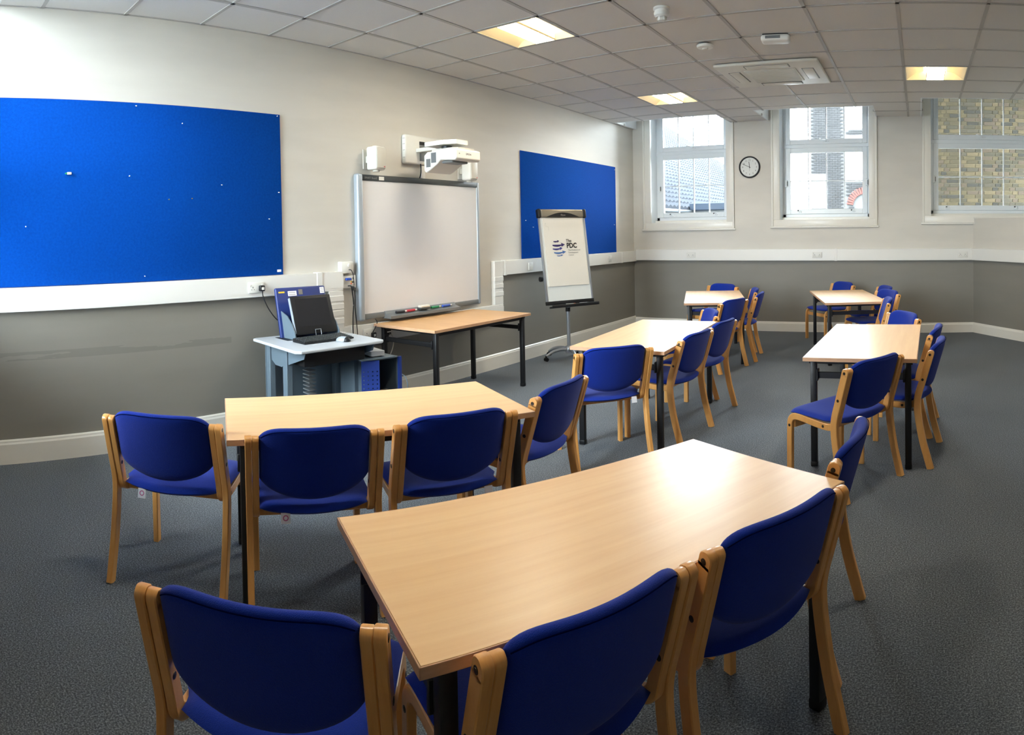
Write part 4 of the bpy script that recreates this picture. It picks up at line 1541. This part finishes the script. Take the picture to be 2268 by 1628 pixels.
mb._merge(bm)
mb.build('sheets', 'paper', PD)
# printed logo: five arrows curving round a globe
def arrow(x0, x1, yc, th, sag, head, m_):
    n = 14
    up_, lo_ = [], []
    xe = x1 - head
    for q in range(n + 1):
        t = q / n
        x = x0 + (xe - x0) * t
        y = yc - sag * math.sin(PI * (0.15 + 0.7 * t)) + 0.10 * (t - 0.5) * abs(sag)
        w = th * (0.55 + 0.45 * math.sin(PI * min(1, t * 1.1) / 1.1))
        up_.append((x, y + w / 2))
        lo_.append((x, y - w / 2))
    ye = (up_[-1][1] + lo_[-1][1]) / 2
    poly = lo_ + [(xe - 0.004, ye - th * 0.95), (x1, ye + 0.006), (xe - 0.008, ye + th * 1.05)] + up_[::-1]
    MB().prism(poly, 0.0168, 0.0174, toYZ).build('logo_arrow', m_, PD, smooth=False)
S0 = 0.00074
def lx(px):
    return (px - 705) * S0
def lz(py):
    return 0.20 + (1500 - py) * 0.00066 + 0.012
arrow(lx(473), lx(588), lz(690), 0.017, 0.005, 0.026, 'print_purple')
arrow(lx(448), lx(695), lz(752), 0.026, 0.014, 0.05, 'print_purple')
arrow(lx(445), lx(640), lz(820), 0.022, 0.013, 0.036, 'print_indigo')
arrow(lx(465), lx(705), lz(888), 0.022, 0.016, 0.05, 'print_blue')
arrow(lx(515), lx(640), lz(952), 0.011, 0.008, 0.03, 'print_blue')
text_part('printed_word', 'The', 0.052, 'print_black', PD, toYZ @ T(lx(722), lz(709), 0.0172), bold=0.0004)
text_part('printed_initials', 'PDC', 0.086, 'print_black', PD, toYZ @ T(lx(726), lz(818), 0.0172) @ Matrix.Scale(0.90, 4, (1, 0, 0)), bold=0.003)
for body, py in (('The Professional', 872), ('Development', 918), ('Centre', 964)):
    text_part('printed_line', body, 0.027, 'print_grey', PD, toYZ @ T(lx(748), lz(py), 0.0172))
# faint scribble at the corner of the page
mb = MB()
mb.tube(bez([(0.0172, lx(330), lz(370)), (0.0172, lx(360), lz(350)), (0.0172, lx(345), lz(400)), (0.0172, lx(400), lz(420)), (0.0172, lx(405), lz(490))], 6), 0.0007, 5)
mb.build('pen_scribble', 'print_grey', PD)
# pens on the shelf
for yv, m_, lab in ((-0.02, 'plastic', 'white marker with orange cap lying on the flipchart shelf'), (0.18, 'silver_paint', 'slim silver pen lying on the flipchart shelf')):
    mp = bpy.data.objects.new('marker_pen', None)
    COL.objects.link(mp)
    mp.matrix_world = FCM @ T(0.045, yv, -0.029)
    tag(mp, lab, 'pen')
    MB().cyl((0, -0.08, 0), (0.0, 0.03, 0), 0.009, 10).build('barrel', m_, mp)
    MB().cyl((0, 0.03, 0), (0, 0.055, 0), 0.0095, 10).build('cap', 'orange' if yv < 0 else 'dark_trim', mp)

# ================================================================== COMPUTER TROLLEY
TR = thing('computer_trolley', 'blue-grey computer trolley with pale top and raised blue lid', 'computer desk', (0.50, 3.085, 0), R(-6))
TM = T(0.50, 3.085, 0) @ Matrix.Rotation(R(-6), 4, 'Z')
def on_trolley(o, x, y, z, rz=0.0):
    o.matrix_world = TM @ T(x, y, z) @ Matrix.Rotation(rz, 4, 'Z')
    return o
# local x: from the wall into the room (-.37 .. .38), y along the wall (-.385 .. .385)
top = [(-0.385, -0.35), (-0.36, -0.385), (0.35, -0.405), (0.385, -0.37), (0.36, 0.35), (0.33, 0.385), (-0.36, 0.40), (-0.385, 0.37)]
mb = MB()
mb.prism(top, 0.722, 0.745)
tt = mb.build('worktop', 'trolley_top', TR, smooth=False)
b_ = tt.modifiers.new('soft_edges', 'BEVEL')
b_.width = 0.007
b_.segments = 2
MB().box((-0.30, -0.22, 0.7455), (-0.09, 0.28, 0.7465)).build('lid_well', 'dark_plastic', TR, smooth=False)
for yy in (-0.33, 0.27):
    for xx in (-0.20, 0.07):
        mb = MB()
        mb.box((xx - 0.032, yy - 0.006, 0.03), (xx + 0.032, yy + 0.006, 0.72), 0.002, 1)
        mb.box((xx - 0.032, yy + 0.006, 0.03), (xx - 0.022, yy + 0.04, 0.72), 0.002, 1)
        mb.box((xx + 0.022, yy + 0.006, 0.03), (xx + 0.032, yy + 0.04, 0.72), 0.002, 1)
        mb.build('leg', 'trolley', TR)
    mb = MB()
    mb.prism([(-0.18, 0.72), (0.35, 0.72), (0.33, 0.675), (0.10, 0.60), (0.04, 0.60), (0.0, 0.57), (-0.10, 0.57), (-0.16, 0.60)], yy + 0.008, yy + 0.013,
             Matrix(((1, 0, 0, 0), (0, 0, 1, 0), (0, 1, 0, 0), (0, 0, 0, 1))))
    mb.build('gusset', 'trolley', TR, smooth=False)
    mb = MB()
    mb.box((-0.30, yy - 0.03, 0.0), (0.34, yy + 0.03, 0.035), 0.008, 2)
    mb.build('foot_rail', 'trolley', TR)
MB().box((-0.26, -0.33, 0.10), (-0.25, 0.30, 0.70)).build('rear_panel', 'trolley', TR, smooth=False)
mb = MB()
mb.box((-0.05, -0.28, 0.60), (0.26, 0.26, 0.715), 0.01, 2)
kb = mb.build('underslung_box', 'dark_plastic', TR)
mb = MB()
for q in range(14):
    mb.box((-0.2, -0.03 + 0.001, 0.12 + q * 0.03), (-0.10, 0.035, 0.128 + q * 0.03))
mb.build('vent_panel', 'grey_plastic', TR)
# shelf bracket and tower cage at the window side
mb = MB()
mb.prism([(0.02, 0.20), (0.30, 0.20), (0.32, 0.50), (-0.05, 0.50)], 0.594, 0.600)
mb.build('side_shelf', 'trolley', TR, smooth=False)
cg = MB()
x0, x1, y0, y1, z0, z1 = -0.16, 0.27, 0.30, 0.58, 0.10, 0.585
cg.box((x0, y0, z0), (x1, y0 + 0.008, z1))
cg.box((x0, y1 - 0.008, z0), (x1, y1, z1))
cg.box((x0, y0, z1 - 0.008), (x1, y1, z1))
cg.box((x0, y0, z0), (x1, y1, z0 + 0.008))
cg.box((x0, y0, z0), (x0 + 0.008, y1, z1))
cage = cg.build('tower_cage', 'trolley', TR, smooth=False)
# perforated blue door folded open on the left of the cage, built with real holes
def perforated(wd, ht, nx, ny, hole, zlo):
    bm = bmesh.new()
    xs_ = [0.0]
    px_ = wd / nx
    for i in range(nx):
        c = (i + 0.5) * px_
        xs_ += [c - hole / 2, c + hole / 2]
    xs_.append(wd)
    pz = (ht - zlo) / ny
    zs_ = [0.0]
    for j in range(ny):
        c = zlo * 0 + (j + 0.5) * pz
        zs_ += [c - hole / 2, c + hole / 2]
    zs_.append(ht)
    V = [[bm.verts.new((x, 0, z)) for z in zs_] for x in xs_]
    for i in range(len(xs_) - 1):
        for j in range(len(zs_) - 1):
            if i % 2 == 1 and j % 2 == 1:
                continue
            bm.faces.new((V[i][j], V[i + 1][j], V[i + 1][j + 1], V[i][j + 1]))
    ext = bmesh.ops.extrude_face_region(bm, geom=list(bm.faces))
    for v in [e for e in ext['geom'] if isinstance(e, bmesh.types.BMVert)]:
        v.co.y += 0.006
    mb = MB()
    mb._merge(bm)
    return mb
dr = perforated(0.14, 0.485, 4, 13, 0.009, 0.07).build('cage_door', 'cage_blue', TR, smooth=False)
dr.matrix_local = T(0.275, 0.295, 0.10) @ Matrix.Rotation(R(62), 4, 'Z') @ T(-0.07, 0, 0)
MB().box((0.268, 0.565, 0.10), (0.29, 0.59, 0.585)).build('cage_post', 'cage_blue', TR, smooth=False)
mb = MB()
mb.tube(bez([(0.26, 0.58, 0.45), (0.31, 0.61, 0.42), (0.33, 0.615, 0.34), (0.31, 0.60, 0.27), (0.272, 0.52, 0.25), (0.275, 0.46, 0.245)], 8), 0.004, 8)
mb.build('door_cable', 'trolley', TR)
# T-shaped clamp holding the tower
mb = MB()
mb.box((0.24, 0.37, 0.33), (0.27, 0.47, 0.34))
mb.box((0.255, 0.425, 0.11), (0.268, 0.445, 0.335))
mb.build('tower_clamp', 'steel_fix', TR)
# raised lid
LM = T(-0.255, 0.045, 0.735) @ Matrix.Rotation(R(-13), 4, 'Y')
mb = MB()
mb.box((-0.02, -0.235, 0.0), (0.012, 0.235, 0.41), 0.012, 3)
lid = mb.build('lid', 'lid_blue', TR)
lid.matrix_local = LM
for a, b, c, d, m_, nm in ((-0.21, -0.155, 0.365, 0.378, 'yellow', 'tape_strip'), (-0.125, -0.045, 0.338, 0.378, 'tag', 'paper_label'),
                           (0.18, 0.22, 0.345, 0.395, 'tag', 'barcode_label'), (-0.025, 0.012, 0.345, 0.388, 'steel_fix', 'latch')):
    MB().box((0.0122, a, c), (0.0135, b, d)).build(nm, m_, lid, smooth=False)
mb = MB()
for q in range(3):
    mb.box((0.0136, 0.185, 0.354 + q * 0.014), (0.0138, 0.215, 0.358 + q * 0.014))
for q in range(2):
    mb.box((0.0136, -0.118, 0.346 + q * 0.016), (0.0138, -0.055, 0.351 + q * 0.016))
mb.build('label_print', 'print_grey', lid, smooth=False)['kind'] = 'stuff'
# hinge cheeks beside the monitor
for yy in (-0.16, 0.245):
    mb = MB()
    mb.prism([(-0.25, 0.746), (-0.06, 0.746), (-0.075, 0.80), (-0.12, 0.86), (-0.19, 0.92), (-0.30, 0.955)], yy - 0.004, yy + 0.004,
             Matrix(((1, 0, 0, 0), (0, 0, 1, 0), (0, 1, 0, 0), (0, 0, 0, 1))))
    mb.build('hinge_cheek', 'trolley', TR, smooth=False)
# monitor
MO = bpy.data.objects.new('monitor', None)
COL.objects.link(MO)
MO.matrix_world = TM @ T(-0.075, 0.043, 0.785) @ Matrix.Rotation(R(-20), 4, 'Y')
tag(MO, 'black flat monitor standing in the raised blue lid of the trolley', 'monitor')
mb = MB()
mb.box((-0.035, -0.185, 0.0), (0.0, 0.185, 0.31), 0.006, 2)
mb.build('casing', 'dark_plastic', MO)
MB().box((0.0, -0.15, 0.06), (0.001, 0.15, 0.285)).build('screen', 'screen', MO, smooth=False)
MB().box((-0.033, -0.1885, 0.01), (-0.004, -0.1855, 0.30), 0.0005, 1).build('side_strip', 'silver_paint', MO)
mb = MB()
mb.tube([(0.006, -0.02, -0.015), (0.012, -0.02, 0.028), (0.012, 0.03, 0.028), (0.006, 0.03, -0.015)], 0.003, 6)
mb.build('stand_clip', 'silver', MO)
# keyboard
KB = thing('keyboard', 'black keyboard lying on the trolley top before the monitor', 'keyboard', (0.565, 3.075, 0.7475), R(2))
on_trolley(KB, 0.065, 0.01, 0.7475, R(2))
mb = MB()
mb.prism([(-0.085, 0.0), (0.085, 0.0), (0.085, 0.012), (-0.085, 0.026)], -0.225, 0.225, Matrix(((1, 0, 0, 0), (0, 0, 1, 0), (0, 1, 0, 0), (0, 0, 0, 1))))
mb.build('body', 'dark_plastic', KB, smooth=False)
mb = MB()
sl = math.atan2(0.014, 0.17)
kmt = T(0, 0, 0.019) @ Matrix.Rotation(sl, 4, 'Y')
for r_ in range(6):
    for c in range(20):
        y = -0.208 + c * 0.0218
        x = -0.068 + r_ * 0.0265
        mb.box((x - 0.008, y - 0.009, 0), (x + 0.008, y + 0.009, 0.006), 0, 1, kmt)
ko = mb.build('keys', 'dark_trim', KB, smooth=False)
ko['kind'] = 'stuff'
# mouse
MS = thing('mouse', 'silver and black computer mouse at the end of the keyboard', 'mouse', (0.70, 3.17, 0.7455), R(35))
on_trolley(MS, 0.20, 0.10, 0.7475, R(35))
def half_egg(sx, sy, sz, x0=0.0):
    bm = bmesh.new()
    bmesh.ops.create_uvsphere(bm, u_segments=20, v_segments=12, radius=1)
    for v in bm.verts:
        v.co = Vector((v.co.x * sx + x0, v.co.y * sy, max(0, v.co.z * sz + sz * 0.12)))
    mb = MB()
    mb._merge(bm)
    return mb
half_egg(0.058, 0.031, 0.033).build('shell', 'silver_paint', MS)
half_egg(0.032, 0.0315, 0.030, 0.028).build('buttons', 'dark_plastic', MS)
# papers on the back of the trolley top
o = MB().box((-0.03, -0.04, 0.0), (0.03, 0.04, 0.006), 0.001, 1).build('folded_note', 'tag')
on_trolley(o, -0.17, 0.32, 0.7462)
tag(o, 'folded white note behind the keyboard on the trolley top', 'note')
# tower computer inside the cage
PCB = thing('computer_tower', 'black computer tower with blue power light inside the trolley cage', 'computer', (0.545, 3.515, 0.109))
on_trolley(PCB, 0.04, 0.435, 0.1095)
MB().box((-0.18, -0.075, 0), (0.19, 0.075, 0.215), 0.006, 2).build('case', 'dark_plastic', PCB)
MB().lathe([(0, 0), (0.012, 0), (0.011, 0.004), (0, 0.006)], 16, T(0.19, 0.045, 0.16) @ Matrix.Rotation(PI / 2, 4, 'Y')).build('power_light', 'led_blue', PCB)
MB().box((0.1902, -0.03, 0.165), (0.191, 0.0, 0.205)).build('sticker', 'print_blue', PCB, smooth=False)
# small grey box on the side shelf
o = thing('adapter_box', 'small grey metal adapter box on the trolley side shelf', 'adapter', (0.66, 3.49, 0.601), R(-8))
on_trolley(o, 0.13, 0.40, 0.6015, R(-8))
MB().box((-0.14, -0.06, 0.006), (0.13, 0.06, 0.045), 0.003, 1).build('case', 'trolley_top', o)
for sx in (-0.11, 0.1):
    for sy in (-0.04, 0.04):
        MB().cyl((sx, sy, 0), (sx, sy, 0.007), 0.008, 8).build('rubber_foot', 'dark_plastic', o)

# ================================================================== OUTSIDE
# yard
o = MB().box((-80, -80, -4.2), (80, 90, -4.0)).build('yard_ground', 'asphalt', smooth=False)
struct(o)
# near yellow-stock brick wall behind the right window
YW = 12.85
BK = thing('brick_building', 'yellow stock brick building wall right outside the window', 'building', (0, YW, -4))
MB().box((4.62, 0.018, 0), (14.0, 4.0, 19.0)).build('mortar_wall', 'mortar', BK, smooth=False)
bl, bh_, bj = 0.215, 0.065, 0.010
brick_meshes = []
for bm_ in BRICKS:
    me = MB().box((-bl / 2, 0, -bh_ / 2), (bl / 2, 0.05, bh_ / 2), 0.004, 1).mesh('brick', False)
    me.materials.append(bm_)
    brick_meshes.append(me)
half_meshes = []
for bm_ in BRICKS:
    me = MB().box((-0.051, 0, -bh_ / 2), (0.051, 0.05, bh_ / 2), 0.004, 1).mesh('brick', False)
    me.materials.append(bm_)
    half_meshes.append(me)
far = {}
count = 0
rest = [MB() for _ in range(2)]
for row in range(int(10.5 / (bh_ + bj))):
    z = row * (bh_ + bj) + bh_ / 2
    x = 4.63 + (0.056 if row % 2 else 0.11) 
    col_ = 0
    zw = z - 4
    while x < 11.9:
        # Flemish bond: stretcher, header, stretcher, header
        header = (col_ + row) % 2 == 1
        w = 0.102 if header else bl
        cx = x + w / 2
        vis = 4.86 < cx < 6.72 and 2.0 < zw < 4.36
        k_ = random.randrange(len(BRICKS))
        if vis and count < 300:
            put('brick', (half_meshes if header else brick_meshes)[k_], BK, T(cx, random.uniform(-0.004, 0.004), z))
            count += 1
        elif cx < 8.5 and 0.8 < zw < 6.0:
            rest[k_ % 2].box((cx - w / 2, 0, z - bh_ / 2), (cx + w / 2, 0.05, z + bh_ / 2))
        x += w + bj
        col_ += 1
for mb, bm_ in zip(rest, (BRICKS[0], BRICKS[2])):
    o = mb.build('brickwork', bm_, BK, smooth=False)
    o['kind'] = 'stuff'

# pale brick building far across the yard, seen through the middle window
YP = 27.0
PBd = thing('pale_brick_building', 'sunlit pale brick building with an arched window far across the yard', 'building', (0, YP, -4))
mb = MB()
mb.box((0.05, 0.03, 0), (1.46, 4, 14))
mb.box((1.46, 0.03, 0), (6.5, 4, 9.75))
mb.build('walls', 'mortar_pale', PBd, smooth=False)
MB().box((1.46, 0.0, 7.55), (6.5, 0.05, 9.45)).build('glare_band', 'glare', PBd, smooth=False)  # glare on the middle window's panes, built in as a plain white panel
bb = MB()
verts, faces = [], []
def qbox(x0, x1, z0, z1, y0=0.0, y1=0.03):
    i = len(verts)
    verts.extend([(x0, y0, z0), (x1, y0, z0), (x1, y0, z1), (x0, y0, z1), (x0, y1, z0), (x1, y1, z0), (x1, y1, z1), (x0, y1, z1)])
    faces.extend([(i, i + 1, i + 2, i + 3), (i, i + 4, i + 5, i + 1), (i + 3, i + 2, i + 6, i + 7), (i, i + 3, i + 7, i + 4), (i + 1, i + 5, i + 6, i + 2)])
ax, az = 2.30, 6.55
for row in range(56, 186):
    z = row * 0.075
    x = 0.06 + (0.115 if row % 2 else 0)
    while x < 4.3:
        zz = z + 0.0325
        top_ok = zz < 13.9 if x < 1.3 else zz < 9.7
        band = x > 1.36 and 7.5 < zz < 9.48
        d = math.hypot(x + 0.1 - ax, zz - az)
        arch = (zz > az and d < 0.78) or (zz <= az and abs(x + 0.1 - ax) < 0.5)
        if top_ok and not band and not arch and not (1.2 < x < 1.5):
            qbox(x, x + 0.215, z, z + 0.065)
        x += 0.225
me = bpy.data.meshes.new('brickwork')
me.from_pydata(verts, [], faces)
o = obj('brickwork', me, 'brick_pale', PBd)
o['kind'] = 'stuff'
mb = MB()
for q in range(19):
    a = R(8 + q * 9.1)
    m4 = T(ax, 0, az) @ Matrix.Rotation(-(a - PI / 2), 4, 'Y')
    mb.box((-0.034, -0.03, 0.5), (0.034, 0.05, 0.76), 0, 1, m4)
o = mb.build('arch_bricks', 'brick_red', PBd, smooth=False)
mb = MB()
mb.box((ax - 0.5, 0.10, 4.2), (ax + 0.5, 0.2, az + 0.5))
mb.build('arched_window', 'shed', PBd, smooth=False)

# tiled roof seen through the corner window: slopes down towards +X
RF = thing('tiled_roof_building', 'neighbouring building with a long grey pantiled roof outside the corner window', 'building', (0, 0, 0))
k_s = 0.68
def roof_z(x):
    return 1.13 - k_s * x
xe, xr_, ya_, yb_ = -1.45, -11.5, 12.6, 34.0
verts, faces = [], []
sl_ = math.hypot(1, k_s)
courses = 46
dx = (xe - xr_) / courses
pitch_y = 0.26
nrib = int((yb_ - ya_) / pitch_y)
for c in range(courses):
    xl = xe - c * dx                 # lower edge of the course
    xu = xl - dx * 1.04
    pr = []
    for q in range(nrib * 4 + 1):
        y = ya_ + q * pitch_y / 4
        ph = q % 4
        bump_ = (0.0, 0.030, 0.055, 0.030)[ph]
        pr.append((y, bump_))
    i0 = len(verts)
    for y, b in pr:
        verts.append((xl, y, roof_z(xl) + 0.05 + b))
        verts.append((xu, y, roof_z(xu) + 0.004 + b))
        verts.append((xl, y, roof_z(xl) - 0.03))
    for q in range(len(pr) - 1):
        a = i0 + q * 3
        faces.append((a, a + 3, a + 4, a + 1))
        faces.append((a + 2, a + 5, a + 3, a))
me = bpy.data.meshes.new('pantiles')
me.from_pydata(verts, [], faces)
me.polygons.foreach_set('use_smooth', [False] * len(me.polygons))
o = obj('pantiles', me, 'slate', RF)
o['kind'] = 'stuff'
mb = MB()
mb.prism([(xe, -4), (xe, roof_z(xe) - 0.06), (xr_, roof_z(xr_) - 0.06), (xr_ - 4, -4)], ya_ + 0.2, yb_ - 0.2, Matrix(((1, 0, 0, 0), (0, 0, 1, 0), (0, 1, 0, 0), (0, 0, 0, 1))))
mb.build('gable_walls', 'mortar_pale', RF, smooth=False)
mb = MB()
mb.box((xe - 0.05, ya_, roof_z(xe) - 0.09), (xe + 0.09, yb_, roof_z(xe) - 0.01), 0.02, 2)
mb.build('gutter', 'dark_trim', RF)
# low blue-roofed shed beyond the eaves
SH = thing('blue_roofed_shed', 'small outbuilding with a blue felt roof below the pantiled eaves', 'shed', (-0.95, 17.5, -4))
MB().box((-0.45, -1, 0), (0.9, 1, 6.1)).build('walls', 'dark_trim', SH, smooth=False)
MB().box((-0.5, -1.1, 6.1), (1.0, 1.1, 6.3), 0.02, 1).build('roof', 'shed', SH, smooth=False)
